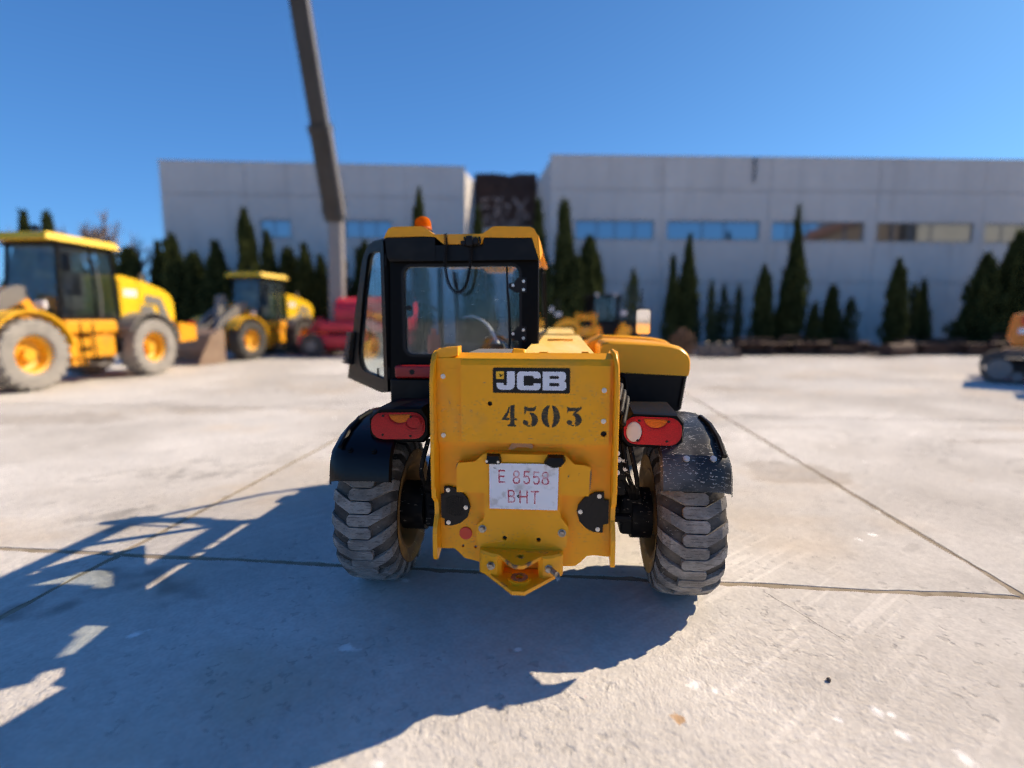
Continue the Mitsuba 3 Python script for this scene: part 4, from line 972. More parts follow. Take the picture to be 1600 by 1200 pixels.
# ---- open upper door half, hinged at the cab's rear left corner
ang = math.degrees(math.atan2(.604, -.491))
with at(loc=(-.836, .23, 0), rz=ang):
    # local: x along the door from the hinge, y to the cab side, z up
    outer = P((-.01, .985), (.10, .972), (.14, .972), (.796, .994), (.742, 1.10), (.57, 1.442), (.40, 1.735), (.35, 1.79), (.30, 1.825), (.22, 1.850), (.15, 1.856), (-.01, 1.850)).buffer(-.01).buffer(.01)
    inner = P((.045, 1.055), (.40, 1.072), (.46, 1.085), (.505, 1.12), (.526, 1.17), (.52, 1.225), (.386, 1.56), (.278, 1.765), (.255, 1.785), (.22, 1.797), (.045, 1.785)).buffer(-.02).buffer(.02)
    D = add('door', [plate_xz(outer.difference(inner), -.018, .018)], 'black_gloss', TH, smooth=False, label='upper half of the cab door standing open on the left')
    sheet_xz(inner.buffer(.004), 0, 'glass_dirty', 'pane', D)
    add('ribbed_grip', [bx(.66 - .5 * (z - 1.11), .80 - .62 * (z - 1.11), .020, .050, z, z + .012, .003) for z in np.arange(1.10, 1.31, .019)] + [hull([(.66, .018, 1.10), (.80, .018, 1.10), (.55, .018, 1.32), (.66, .018, 1.32), (.66, .03, 1.10), (.80, .03, 1.10), (.55, .03, 1.32), (.66, .03, 1.32)])], 'sign_black', D)
    each('handle', [tube(bez([(.50, -.018, 1.24), (.50, -.05, 1.26), (.48, -.05, 1.33), (.46, -.018, 1.36)], 5), .008, 8), tube([(.18, .006, 1.01), (.18, .006, 1.11)], .006, 6)], 'sign_black', D)
each('door_hinge', [cyl((-.838, .228, z), (-.838, .228, z + .07), .014, 10) for z in (1.06, 1.70)], 'black_paint', TH)
# lower door half and step
add('lower_door', [bx(-.842, -.826, .30, 1.30, .56, .975, .006)], 'black_paint', TH)

# ---- engine cover on the right
def loft(profs):
    V, F = [], []
    n = len(profs[0][1])
    for y, p in profs:
        V += [(x, y, z) for x, z in p]
    for k in range(len(profs) - 1):
        for j in range(n):
            a, b = k * n + j, k * n + (j + 1) % n
            F += [(a, b, b + n), (a, b + n, a + n)]
    for k in (0, len(profs) - 1):
        V.append(tuple(np.mean(V[k * n:k * n + n], axis=0)))
        for j in range(n):
            F.append((len(V) - 1, k * n + j, k * n + (j + 1) % n))
    m = trimesh.Trimesh(np.array(V), np.array(F), process=False); m.fix_normals()
    return m
hy = [(.37, 1.108), (.882, 1.084), (.888, 1.120), (.888, 1.164), (.884, 1.190), (.872, 1.214), (.850, 1.236), (.822, 1.252), (.782, 1.262), (.735, 1.270), (.58, 1.280), (.418, 1.286), (.385, 1.272), (.37, 1.25)]
def grow(p, dx, dz): return [(.6 + (x - .6) * (1 + dx), 1.18 + (z - 1.18) * (1 + dz) + dz * .1) for x, z in p]
EC = add('engine_cover', loft([(.34, grow(hy, -.035, -.10)), (.325 + .03, grow(hy, -.012, -.04)), (.385, hy), (.70, hy), (.72, grow(hy, -.02, -.02)), (1.0, grow(hy, -.02, -.02))]), 'yellow_clean', TH, smooth=40, label='rounded yellow engine cover on the right')
hr = [(x, z + .006) for x, z in hy]
hr2 = [(.30, 1.108)] + hr[1:12] + [(.34, 1.252), (.30, 1.222)]
add('cover_rim', loft([(.78, hr2), (.80, grow(hr2, .006, .06)), (1.02, grow(hr2, .006, .03)), (1.60, grow(hr2, -.02, -.05)), (1.82, grow(hr2, -.10, -.30))]), 'yellow_clean', EC, smooth=40)
gl = [(.40, 1.105), (.876, 1.0825), (.868, 1.03), (.849, .885), (.83, .872), (.56, .885), (.40, .90)]
add('lower_grille', loft([(.365, grow(gl, -.02, -.02)), (.38, gl), (1.70, gl)]), 'black_paint', EC, smooth=30)
each('grille_frame', [tube(bez([(.50, .358, 1.085), (.525, .356, 1.06), (.530, .356, .96), (.51, .356, .91)], 5), .010, 8), tube([(.855, .36, 1.07), (.845, .36, 1.0), (.832, .36, .90)], .008, 6)], 'black_paint', EC, smooth=True)
hose = [tube(bez([(.40 + .012 * k, -.42, 1.05 - .05 * k), (.43 + .015 * k, -.25, 1.10 - .03 * k), (.45 + .01 * k, .05, 1.02 - .03 * k), (.44, .36, .99)], 8), .013, 8) for k in range(3)]
each('hydraulic_hose', hose, 'black_grime', TH, smooth=True)
add('pivot_bolt', [bolt(.380, -.42, 1.10, .016, .016, 'x')], 'steel', TH)

# ---- boom
BM = add('boom', [hull([(-.022, -.53, 1.10), (.306, -.53, 1.10), (-.022, -.50, 1.245), (.306, -.50, 1.245), (-.010, -.46, 1.258), (.294, -.46, 1.258), (-.022, 1.30, 1.12), (.290, 1.30, 1.12), (-.015, 1.30, 1.285), (.283, 1.30, 1.285), (-.022, 1.30, 1.27), (.290, 1.30, 1.27)]),
                  bx(-.05, .0, -.50, -.2, 1.16, 1.262, .01)], 'yellow_dusty', TH, smooth=20, label='dusty yellow lifting boom running forward')
add('inner_section', [hull([(x, y, z + (y - 1.2) * .02) for x in (.005, .262) for y in (1.2, 3.05) for z in (1.13, 1.272)]), bx(.262, .268, 1.30, 1.34, 1.12, 1.292), bx(-.0, .27, 1.285, 1.30, 1.27, 1.298)], 'yellow_dusty', BM, smooth=20)
add('wear_strip', [bx(.0, .006, .25, 1.1, 1.274, 1.287, .002), tube(bez([(.07, .52, 1.279), (.14, .49, 1.281), (.22, .51, 1.2795)], 5), .006, 6), bx(.24, .27, -.47, -.44, 1.256, 1.268, .004), bx(.06, .10, -.47, -.44, 1.256, 1.266, .004)], 'yellow_worn', BM)
add('boom_head', [hull([(.02, 2.95, 1.30), (.25, 2.95, 1.30), (.02, 3.10, 1.30), (.25, 3.10, 1.30), (.04, 3.18, .62), (.23, 3.18, .62), (.04, 3.34, .60), (.23, 3.34, .60)])], 'yellow_worn', BM)
each('energy_chain', [bx(-.062, -.030, y, y + .028, 1.205, 1.300, .006) for y in np.arange(.75, 1.65, .036)], 'loader_grey', BM)
add('lift_ram', [cyl((.14, .2, .92), (.14, 1.5, 1.08), .05, 14), cyl((.14, 1.4, 1.07), (.14, 2.2, 1.15), .028, 12)], 'steel', BM)
FK = add('carriage', [bx(-.42, .70, 3.30, 3.36, .30, .40, .01), bx(-.42, .70, 3.30, 3.36, .70, .78, .01), bx(-.40, -.32, 3.30, 3.36, .30, .78), bx(.60, .68, 3.30, 3.36, .30, .78)], 'black_paint', BM)
for xk in (-.18, .36):
    add('fork', [bx(xk, xk + .10, 3.36, 3.40, .12, .80), hull([(xk, 3.36, .12), (xk + .10, 3.36, .12), (xk, 3.40, .08), (xk + .10, 3.40, .08), (xk + .02, 4.45, .085), (xk + .08, 4.45, .085), (xk, 3.5, .12), (xk + .1, 3.5, .12), (xk + .02, 4.45, .095), (xk + .08, 4.45, .095)])], 'black_paint', FK)

# ---- right mirror on its stalk
with at(loc=(.82, 1.70, 1.386), rz=-7.0, rx=1.9):
    MR = add('door_mirror', plate_xz(rrect(-.063, -.108, .063, .108, .028), -.010, .028), 'sign_black', TH, smooth=False, label='rectangular wing mirror above the engine cover')
    v, f = trimesh.creation.triangulate_polygon(rrect(-.055, -.100, .055, .100, .022), engine='earcut')
    add('mirror_glass', trimesh.Trimesh(np.stack([v[:, 0], np.full(len(v), -.0115), v[:, 1]], 1), f, process=False), 'mirror', MR, smooth=False)
add('mirror_stalk', tube(bez([(.82, 1.73, 1.36), (.80, 1.76, 1.28), (.76, 1.70, 1.20), (.72, 1.62, 1.15)], 5), .010, 8), 'sign_black', MR, smooth=True)
add('aerial', tube([(.80, 1.72, 1.49), (.805, 1.72, 1.56), (.812, 1.72, 1.66)], .004, 6), 'sign_black', MR)
add('left_mirror', [plate_xz(rrect(-1.22, 1.42, -1.08, 1.64, .03), 1.55, 1.59), tube([(-.80, 1.44, 1.45), (-1.0, 1.52, 1.56), (-1.10, 1.57, 1.56)], .012, 8)], 'sign_black', TH, smooth=False)
FRAME.pop()
# ------------------------------------------------------------------ wheel loaders
def lathe_tyre(R, w, lugs, seed=0):
    prof = [(R * .52, -w * .36), (R * .58, -w * .46), (R * .72, -w * .5), (R * .9, -w * .48), (R * .95, -w * .40), (R * .96, 0), (R * .95, w * .40), (R * .9, w * .48), (R * .72, w * .5), (R * .58, w * .46), (R * .52, w * .36)]
    m = [lathe_x(prof, 48)]
    for k in range(lugs):
        a = 2 * math.pi * k / lugs
        for s in (-1, 1):
            aa = a + (math.pi / lugs if s > 0 else 0)
            b = hull([(s * x, r * math.sin(t), r * math.cos(t)) for x, t0, w_ in ((.02 * w, 0, .055), (.47 * w, .09, .07)) for r in (R * .92, R * (1.0 if x < .3 * w else .985)) for t in (aa + t0 - w_, aa + t0 + w_)])
            m.append(b)
    t = trimesh.util.concatenate(m)
    return t
def loader_wheel(parent, x, y, R, w, face, tyre_mat, name='wheel'):
    W = tag(key_for(name, parent))
    with at(loc=(x, y, R)):
        add('tyre', lathe_tyre(R, w, 22), tyre_mat, W, smooth=30)
        rp = [(R * .54, w * .40), (R * .52, w * .30), (R * .46, w * .26), (R * .43, -.02), (R * .30, -.06), (R * .28, -.02), (.0, -.02)]
        rm = lathe_x(rp, 32)
        if face < 0: rm.vertices[:, 0] *= -1
        add('rim', rm, 'rim_orange', W)
        hb = [cyl((-.06 * face, 0, 0), (.10 * face, 0, 0), R * .17, 18)] + [cyl((-.06 * face, R * .23 * math.cos(k * .785), R * .23 * math.sin(k * .785)), (.0, R * .23 * math.cos(k * .785), R * .23 * math.sin(k * .785)), .022, 6) for k in range(8)]
        add('hub', trimesh.util.concatenate(hb), 'rim_orange', W)
    return W
def wheel_loader(label, loc, rz, s, tm, cover, bucket):
    K = thing('wheel_loader', label, 'wheel loader', 'yellow wheel loaders parked on the left')
    with at(loc=loc, rz=rz, s=s):
        for x, f in ((.86, 1), (-.86, -1)):
            for y in (-1.52, 1.52): loader_wheel(K, x, y, .72, .50, f, tm)
        # rear frame with its steps and tanks, front frame, axles
        fr = [(.55, .62), (2.9, .62), (2.9, 1.30), (.9, 1.42), (-.35, 1.36), (-.45, .95), (-.30, .55)]
        add('rear_frame', plate_yz(Polygon(fr), -.52, .52), 'yellow_deep', K, smooth=False)
        add('side_tank', [bx(.50, .82, -.55, .62, .55, 1.05, .04), bx(.52, .86, -.62, .68, 1.10, 1.40, .05), bx(.55, .80, -.5, -.1, .40, .52, .02)], 'yellow_deep', K)
        add('step', [bx(.62, .88, .05, .45, .36, .40), bx(.62, .66, .05, .09, .36, .6), bx(.62, .66, .41, .45, .36, .6)], 'loader_grey', K)
        add('front_frame', plate_yz(P((-.55, .60), (-.55, 1.40), (-1.0, 2.0), (-1.35, 2.05), (-1.75, 1.2), (-2.0, .62), (-1.6, .5)), -.34, .34), 'yellow_deep', K, smooth=False)
        for y in (-1.52, 1.52): add('axle', cyl((-.72, y, .72), (.72, y, .72), .14, 14), 'black_grime', K)
        # mudguards
        for x in (.86, -.86):
            for y in (-1.52, 1.52):
                a = np.linspace(.15, 2.65, 12)
                pts = [(y + .82 * math.cos(t), .74 + .82 * math.sin(t)) for t in a] + [(y + .86 * math.cos(t), .74 + .86 * math.sin(t)) for t in a[::-1]]
                add('mudguard', plate_yz(Polygon(pts), x - .24, x + .24), 'yellow_plain' if y < 0 else 'loader_grey', K, smooth=30)
        # bonnet
        hp = P((1.02, 1.36), (1.02, 2.46), (1.25, 2.50), (1.9, 2.40), (2.55, 2.22), (2.78, 2.08), (2.88, 1.85), (2.90, 1.36))
        def rounded(poly, x0, x1, r=.10):
            return trimesh.util.concatenate([plate_yz(poly.buffer(-r + r * math.sin(t)).buffer(0), x0 + r - r * math.cos(t) - .0, x1 - r + r * math.cos(t)) for t in (0.01, .5, 1.0, 1.57)])
        HD = add('bonnet', rounded(hp, -.62, .62), 'loader_yellow', K, smooth=50)
        add('side_grille', [plate_yz(P((1.85, 2.05), (2.35, 1.98), (2.62, 1.42), (2.35, 1.42), (2.22, 1.80), (1.80, 1.84)), .621, .640)], 'loader_grey', HD, smooth=False)
        add('side_vent', [plate_yz(P((1.70, 1.78), (2.05, 1.78), (2.2, 1.42), (1.6, 1.42)), .622, .632)], 'loader_grey', HD, smooth=False)
        add('white_badge', plate_yz(rrect(1.18, 1.98, 1.58, 2.16, .03), .621, .628), 'sign_white', HD, smooth=False)
        add('exhaust', cyl((.25, 2.2, 2.3), (.25, 2.2, 2.62), .05, 12), 'loader_grey', HD)
        CW = add('counterweight', hull([(x, y, z) for x, y, z in [(-.95, 2.55, .80), (.95, 2.55, .80), (-.95, 2.55, 1.34), (.95, 2.55, 1.34), (-.95, 3.20, .84), (.95, 3.20, .84), (-.95, 3.20, 1.26), (.95, 3.20, 1.26), (-.8, 3.32, .9), (.8, 3.32, .9), (-.8, 3.32, 1.2), (.8, 3.32, 1.2)]]), 'yellow_deep', K, smooth=20)
        add('tail_lamp', bx(.70, .90, 3.19, 3.25, 1.28, 1.36, .01), 'lens_red', CW)
        # cab
        C = add('cab', [bx(-.66, .66, -.55, 1.0, 1.34, 1.52, .03)], 'black_paint', K)
        P4 = [(.64, -.52, .58, -.38), (.64, .98, .60, .90), (-.64, -.52, -.58, -.38), (-.64, .98, -.60, .90), (.66, .36, .62, .36), (-.66, .36, -.62, .36)]
        for (xa, ya, xb, yb) in P4:
            add('post', tube([(xa, ya, 1.50), (xb, yb, 3.02)], .045 if ya != .36 else .03, 8), 'black_paint', C)
        add('headliner', bx(-.64, .64, -.5, .98, 2.98, 3.06, .02), 'black_paint', C)
        rf = [(x, y, z) for x, y, z in [(-.72, -.72, 3.09), (.72, -.72, 3.09), (-.72, 1.10, 3.07), (.72, 1.10, 3.07), (-.66, -.66, 3.24), (.66, -.66, 3.24), (-.66, 1.02, 3.22), (.66, 1.02, 3.22)]]
        add('roof', hull(rf), 'loader_yellow', C, smooth=20)
        sheet([(.64, -.50, 1.52), (.64, .34, 1.52), (.60, .34, 2.99), (.58, -.38, 2.99)], cover, 'side_window', C)
        sheet([(.64, .38, 1.52), (.64, .96, 1.52), (.60, .90, 2.99), (.62, .38, 2.99)], cover, 'side_window', C)
        sheet([(-.64, -.50, 1.52), (-.64, .96, 1.52), (-.60, .90, 2.99), (-.58, -.38, 2.99)], cover, 'side_window', C)
        sheet([(-.60, -.53, 1.52), (.60, -.53, 1.52), (.55, -.40, 2.99), (-.55, -.40, 2.99)], cover, 'windscreen', C)
        sheet([(-.60, .98, 1.52), (.60, .98, 1.52), (.56, .91, 2.99), (-.56, .91, 2.99)], cover, 'rear_window', C)
        add('seat', [bx(-.25, .25, .0, .5, 1.6, 1.95, .05), bx(-.24, .24, .42, .56, 1.9, 2.5, .05)], 'seat_grey', C)
        a = np.linspace(0, 2 * math.pi, 21)
        add('steering_wheel', [tube(np.stack([.2 * np.cos(a), -.15 + .12 * np.sin(a), 2.12 + .16 * np.sin(a)], 1), .018, 6), cyl((0, -.15, 2.12), (0, -.36, 1.55), .05, 8)], 'sign_black', C)
        add('handrail', tube(bez([(.70, .42, 1.45), (.74, .42, 1.9), (.70, .42, 2.5)], 5), .018, 6), 'loader_grey', C)
        add('mirror', [tube([(.62, -.5, 2.8), (1.0, -.62, 2.75)], .015, 6), bx(.92, 1.12, -.66, -.61, 2.42, 2.78, .02)], 'sign_black', C)
        # loader arms and bucket
        for x in (.30, -.46):
            add('lift_arm', plate_yz(P((-1.0, 2.08), (-.98, 1.86), (-1.6, 1.52), (-2.3, 1.02), (-2.75, .52), (-2.95, .36), (-3.08, .50), (-2.72, .92), (-2.25, 1.46), (-1.6, 1.90), (-1.2, 2.10)), x, x + .16), 'loader_grey', K, smooth=False)
            add('lift_ram', [cyl((x + .08, -.8, 1.15), (x + .08, -1.5, 1.32), .075, 12), cyl((x + .08, -1.45, 1.31), (x + .08, -2.2, 1.15), .04, 10)], 'steel', K)
        add('tilt_link', [plate_yz(P((-1.5, 2.0), (-1.62, 2.35), (-1.85, 2.3), (-2.05, 1.4), (-1.9, 1.36)), -.10, .10), cyl((0, -1.95, 1.5), (0, -2.9, .95), .05, 10)], 'loader_grey', K)
        bp = [(-2.95, 1.12), (-3.02, 1.16), (-3.35, .98), (-3.42, .45), (-3.30, .12), (-4.05, .03), (-4.05, .0), (-3.25, .0), (-3.02, .12), (-2.92, .4), (-2.92, 1.0)]
        BU = add('bucket', plate_yz(Polygon(bp), -1.18, 1.18), bucket, K, smooth=False)
        for x in (-1.20, 1.16):
            add('bucket_cheek', plate_yz(P((-2.93, .02), (-4.0, .02), (-4.0, .14), (-3.5, .95), (-2.98, 1.15)), x, x + .04), bucket, BU, smooth=False)
        add('cutting_edge', [bx(-1.22, 1.22, -4.10, -3.98, -.0, .04)], 'bucket_brown', BU)
        add('battery_box', bx(.50, .80, .70, 1.10, .62, 1.0, .03), 'black_paint', K)
        each('hose', [tube(bez([(.36, -.9 + .1 * k, 1.5), (.42, -1.2, 1.75 - .08 * k), (.38, -1.6, 1.6), (.30, -1.9, 1.2)], 5), .022, 6) for k in range(3)], 'black_grime', K, smooth=True)
        each('articulation_hose', [tube(bez([(.3, -.35, 1.2 - .1 * k), (.46, -.55, 1.05 - .1 * k), (.30, -.75, 1.15 - .1 * k)], 5), .024, 6) for k in range(3)], 'black_grime', K, smooth=True)
        add('ladder', [tube([(.90, -.30, .45), (.86, -.30, 1.35)], .02, 6), tube([(.90, .0, .45), (.86, .0, 1.35)], .02, 6)] + [bx(.84, .92, -.30, .0, z, z + .03) for z in (.48, .78, 1.08)], 'black_paint', K)
        each('work_lamp', [bx(x, x + .16, -.74, -.66, 3.24, 3.36, .03) for x in (-.55, .40)] + [bx(x, x + .16, 1.02, 1.10, 3.22, 3.33, .03) for x in (-.5, .35)], 'black_paint', C)
        each('bonnet_seam', [plate_yz(P((1.62, 1.40), (1.635, 1.40), (1.635, 2.42), (1.62, 2.42)), .619, .6225)], 'black_paint', HD, smooth=False)
        add('dark_gap_strip', bx(.521, .53, .70, 2.6, 1.22, 1.34), 'black_grime', K)  # thin black strip painted in for the dark gap along the frame
        add('head_lamp', [bx(.60, .82, -1.02, -.92, 1.62, 1.80, .03)], 'sign_white', K)
    return K
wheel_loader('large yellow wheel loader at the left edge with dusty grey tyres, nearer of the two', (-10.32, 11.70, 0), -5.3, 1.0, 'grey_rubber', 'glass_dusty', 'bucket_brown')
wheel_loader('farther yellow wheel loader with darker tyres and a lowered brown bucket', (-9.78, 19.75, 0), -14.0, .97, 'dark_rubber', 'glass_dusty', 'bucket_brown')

# ------------------------------------------------------------------ boom lift
BL = thing('boom_lift', 'red boom lift with a long grey boom raised high above the roofs', 'boom lift')
with at(loc=(-6.75, 20.3, 0)):
    add('chassis', [bx(-1.35, 2.7, -1.0, 1.0, .42, .84, .08), bx(-1.2, 2.5, -.8, .8, .30, .45, .04)], 'lift_red', BL)
    for x in (-.75, 2.0):
        for y in (-1.02, 1.02):
            W = tag(key_for('wheel', BL))
            t = lathe_tyre(.44, .32, 18); t.apply_transform(mat4(rz=90)); t.apply_translation([x, y, .44])
            add('tyre', t, 'dark_rubber', W, smooth=30)
            add('rim', cyl((x, y - .17, .44), (x, y + .17, .44), .20, 18), 'loader_grey', W)
    add('turntable', [cyl((.3, 0, .84), (.3, 0, 1.02), .75, 28)], 'black_grime', BL)
    a = np.linspace(.0, 2 * math.pi, 28, endpoint=False)
    pr_ = Polygon([(.72 * np.sign(math.cos(t)) * abs(math.cos(t)) ** .75, 1.60 + .66 * np.sign(math.sin(t)) * abs(math.sin(t)) ** .75) for t in a])
    CWT = add('counterweight', [plate_yz(pr_.buffer(-.12 + .12 * math.sin(q)), -.02 + .12 * (1 - math.cos(q)) , 2.9 - .12 * (1 - math.cos(q))) for q in (.01, .6, 1.1, 1.57)], 'lift_red', BL, smooth=50)
    add('cowl_seam', [plate_yz(pr_.buffer(.006).difference(pr_.buffer(-.02)), x, x + .02) for x in (.9, 1.8)], 'black_paint', CWT)
    add('engine_cowl', [bx(-.5, 2.6, -1.0, -.70, .95, 1.35, .08)], 'lift_red', BL)
    add('red_arm', [hull([(-1.3, -.3, .9), (-.9, -.3, .9), (-1.3, .3, .9), (-.9, .3, .9), (-.75, -.3, 1.5), (-.55, -.3, 1.35), (-.75, .3, 1.5), (-.55, .3, 1.35)])], 'lift_red', BL)
    def beam(p, q, w0, w1, t0, t1):
        p, q = np.array(p, float), np.array(q, float)
        d = (q - p) / np.linalg.norm(q - p); x = np.array([1., 0, 0]); x = x - d * (x @ d); x /= np.linalg.norm(x); y = np.cross(d, x)
        return hull([o + sx * w * x / 2 * (1 if abs(sy) == 1 else .7) + sy * t * y / 2 for o, w, t in ((p, w0, t0), (q, w1, t1)) for sx in (-1, 1) for sy in (-1, 1)] + [o + sx * w * .5 * .80 * x + sy * t * .5 * 1.16 * y for o, w, t in ((p, w0, t0), (q, w1, t1)) for sx in (-1, 1) for sy in (-1, 1)])
    add('riser', [beam((-.12, .1, 1.15), (.10, -.30, 5.75), .55, .46, .5, .42)], 'crane_light', BL, smooth=25)
    add('riser_ram', [cyl((-.42, .15, 1.2), (-.25, -.2, 3.3), .09, 12), cyl((-.25, -.2, 3.2), (-.12, -.36, 5.2), .05, 12)], 'crane_grey', BL)
    add('knuckle', [plate_yz(P((-.75, 5.3), (.1, 5.3), (.2, 5.8), (-.25, 6.5), (-.75, 6.3)), -.28, -.20), plate_yz(P((-.75, 5.3), (.1, 5.3), (.2, 5.8), (-.25, 6.5), (-.75, 6.3)), .26, .34), cyl((-.3, -.35, 5.8), (.38, -.35, 5.8), .12, 14)], 'crane_grey', BL)
    add('lower_boom', [beam((.06, -.22, 5.2), (.12, -1.60, 8.0), .66, .64, .62, .60)], 'crane_grey', BL, smooth=25)
    add('upper_boom', [beam((.12, -1.5, 7.8), (.24, -3.7, 12.2), .54, .52, .50, .48)], 'crane_grey', BL, smooth=25)
    add('boom_collar', [beam((.118, -1.55, 7.86), (.122, -1.66, 8.08), .70, .70, .66, .66)], 'crane_grey', BL, smooth=25)
    add('tip_boom', [beam((.235, -3.6, 12.0), (.30, -4.9, 14.6), .42, .40, .40, .38)], 'crane_grey', BL, smooth=25)
    add('cable_tray', [beam((.40, -.36, 5.3), (.46, -1.75, 8.0), .10, .10, .2, .2), beam((.40, -1.70, 8.0), (.50, -3.85, 12.2), .08, .08, .15, .15)], 'crane_light', BL, smooth=25)
    add('basket', [bx(-.6, 1.2, -6.0, -5.0, 14.6, 14.7, .02), bx(-.6, -.55, -6.0, -5.0, 14.7, 15.7), bx(1.15, 1.2, -6.0, -5.0, 14.7, 15.7), bx(-.55, 1.15, -6.0, -5.95, 15.6, 15.7), bx(-.55, 1.15, -5.05, -5.0, 14.7, 15.7)], 'lift_red', BL)

# ------------------------------------------------------------------ small digger beyond the bonnet
SD = thing('small_digger', 'small yellow digger with a black cab beyond the handler, seen over its boom', 'digger')
with at(loc=(2.55, 15.4, 0)):
    for x in (-.75, .70):
        TK = add('track', plate_yz(rrect(-1.1, .0, 1.1, .60, .29), x - .20, x + .20), 'dark_rubber', SD, smooth=30)
        add('track_shoe', trimesh.util.concatenate([bx(x - .21, x + .21, -1.0 + .2 * k, -.9 + .2 * k, .595, .63) for k in range(10)] + [bx(x - .21, x + .21, -1.0 + .2 * k, -.9 + .2 * k, -.0, .012) for k in range(10)]), 'dark_rubber', TK, kind='stuff')
    add('undercarriage', [bx(-.6, .55, -.7, .7, .25, .62, .03)], 'black_grime', SD)
    add('body', [bx(-.30, 1.02, -.80, 1.0, .66, 1.36, .06)], 'black_paint', SD)
    C = add('cab', [bx(-.27, .50, -.62, .62, 1.34, 1.40, .01)], 'black_gloss', SD)
    for xa, ya in ((-.24, -.60), (.47, -.60), (-.24, .60), (.47, .60)):
        add('post', tube([(xa, ya, 1.38), (xa, ya, 2.08)], .058, 8), 'black_gloss', C)
    add('roof', bx(-.34, .56, -.72, .70, 2.06, 2.13, .02), 'black_gloss', C)
    sheet([(-.22, -.60, 1.40), (.45, -.60, 1.40), (.45, -.60, 2.06), (-.22, -.60, 2.06)], 'glass', 'windscreen', C)
    sheet([(.47, -.57, 1.40), (.47, .57, 1.40), (.47, .57, 2.06), (.47, -.57, 2.06)], 'glass', 'side_window', C)
    add('seat', [bx(-.05, .30, -.05, .4, 1.40, 1.62, .04), bx(-.02, .28, .3, .42, 1.6, 1.92, .04)], 'seat_grey', C)
    add('dark_back_panel', bx(-.24, .47, .60, .64, 1.38, 2.08, .01), 'black_paint', C)  # black panel added so the cab interior reads darker
    each('work_lamp', [bx(-.20, -.10, -.76, -.70, 2.08, 2.14, .02), bx(.32, .42, -.76, -.70, 2.08, 2.14, .02)], 'sign_white', C)
    each('mirror', [bx(.56, .70, -.74, -.70, 1.54, 1.66, .02)], 'sign_white', C)
    add('decal', plate_xz(P((.35, 1.14), (.70, 1.16), (.76, 1.22), (.40, 1.24)), -.756, -.750), 'sign_white', SD, smooth=False)
    # quick hitch, blade arms and dipper
    add('hitch_frame', [plate_yz(P((-1.45, .45), (-1.1, .45), (-1.0, 1.1), (-1.12, 1.58), (-1.30, 1.60), (-1.42, 1.15)), -.80, -.72), plate_yz(P((-1.45, .45), (-1.1, .45), (-1.0, 1.1), (-1.12, 1.52), (-1.30, 1.55), (-1.42, 1.15)), -.32, -.24)], 'yellow_worn', SD, smooth=False)
    add('hitch_plate', [bx(-.72, -.32, -1.30, -1.22, .95, 1.22, .02), bx(-.70, -.34, -1.28, -1.18, 1.40, 1.50, .02), hull([(-.30, -1.34, .5), (-.06, -1.34, .5), (-.28, -1.30, 1.22), (-.12, -1.30, 1.22), (-.30, -1.2, .5), (-.06, -1.2, .5), (-.28, -1.2, 1.22), (-.12, -1.2, 1.22)])], 'yellow_worn', SD, smooth=False)
    each('hitch_tine', [bx(-.78 + .13 * k, -.74 + .13 * k, -1.30, -1.24, 1.48, 1.60, .01) for k in range(5)], 'yellow_worn', SD)
    dp = np.array([(-1.40, -1.3, 1.20), (-1.28, -1.3, 1.34), (-1.05, -1.3, 1.45), (-.84, -1.3, 1.42), (-.76, -1.3, 1.30)])
    add('dipper', [plate_xz(Polygon(list(map(tuple, dp[:, [0, 2]])) + [(-.80, 1.18), (-.95, 1.26), (-1.18, 1.22), (-1.32, 1.12)]), -1.36, -1.14)], 'yellow_worn', SD, smooth=False)
    add('blade_arm', [plate_xz(P((.30, .85), (.52, 1.32), (.60, 1.30), (.62, 1.18), (.74, 1.22), (.80, 1.10), (.70, 1.02), (.66, .85)), -1.10, -.85)], 'yellow_worn', SD, smooth=False)
    add('hand_rail', [tube(bez([(-1.42, -1.2, 1.72), (-1.30, -1.2, 1.95), (-1.24, -1.2, 1.62)], 5), .016, 6)], 'sign_black', SD)
    each('white_mirror', [bx(-1.50, -1.42, -1.22, -1.18, 1.62, 1.76, .02), bx(-1.36, -1.20, -1.22, -1.18, 1.50, 1.60, .02)], 'sign_white', SD)
    add('rail_post', [tube([(-1.28, -1.2, 1.55), (-1.30, -1.2, .9)], .014, 6), tube([(-1.46, -1.2, 1.65), (-1.42, -1.2, .9)], .014, 6)], 'sign_black', SD)

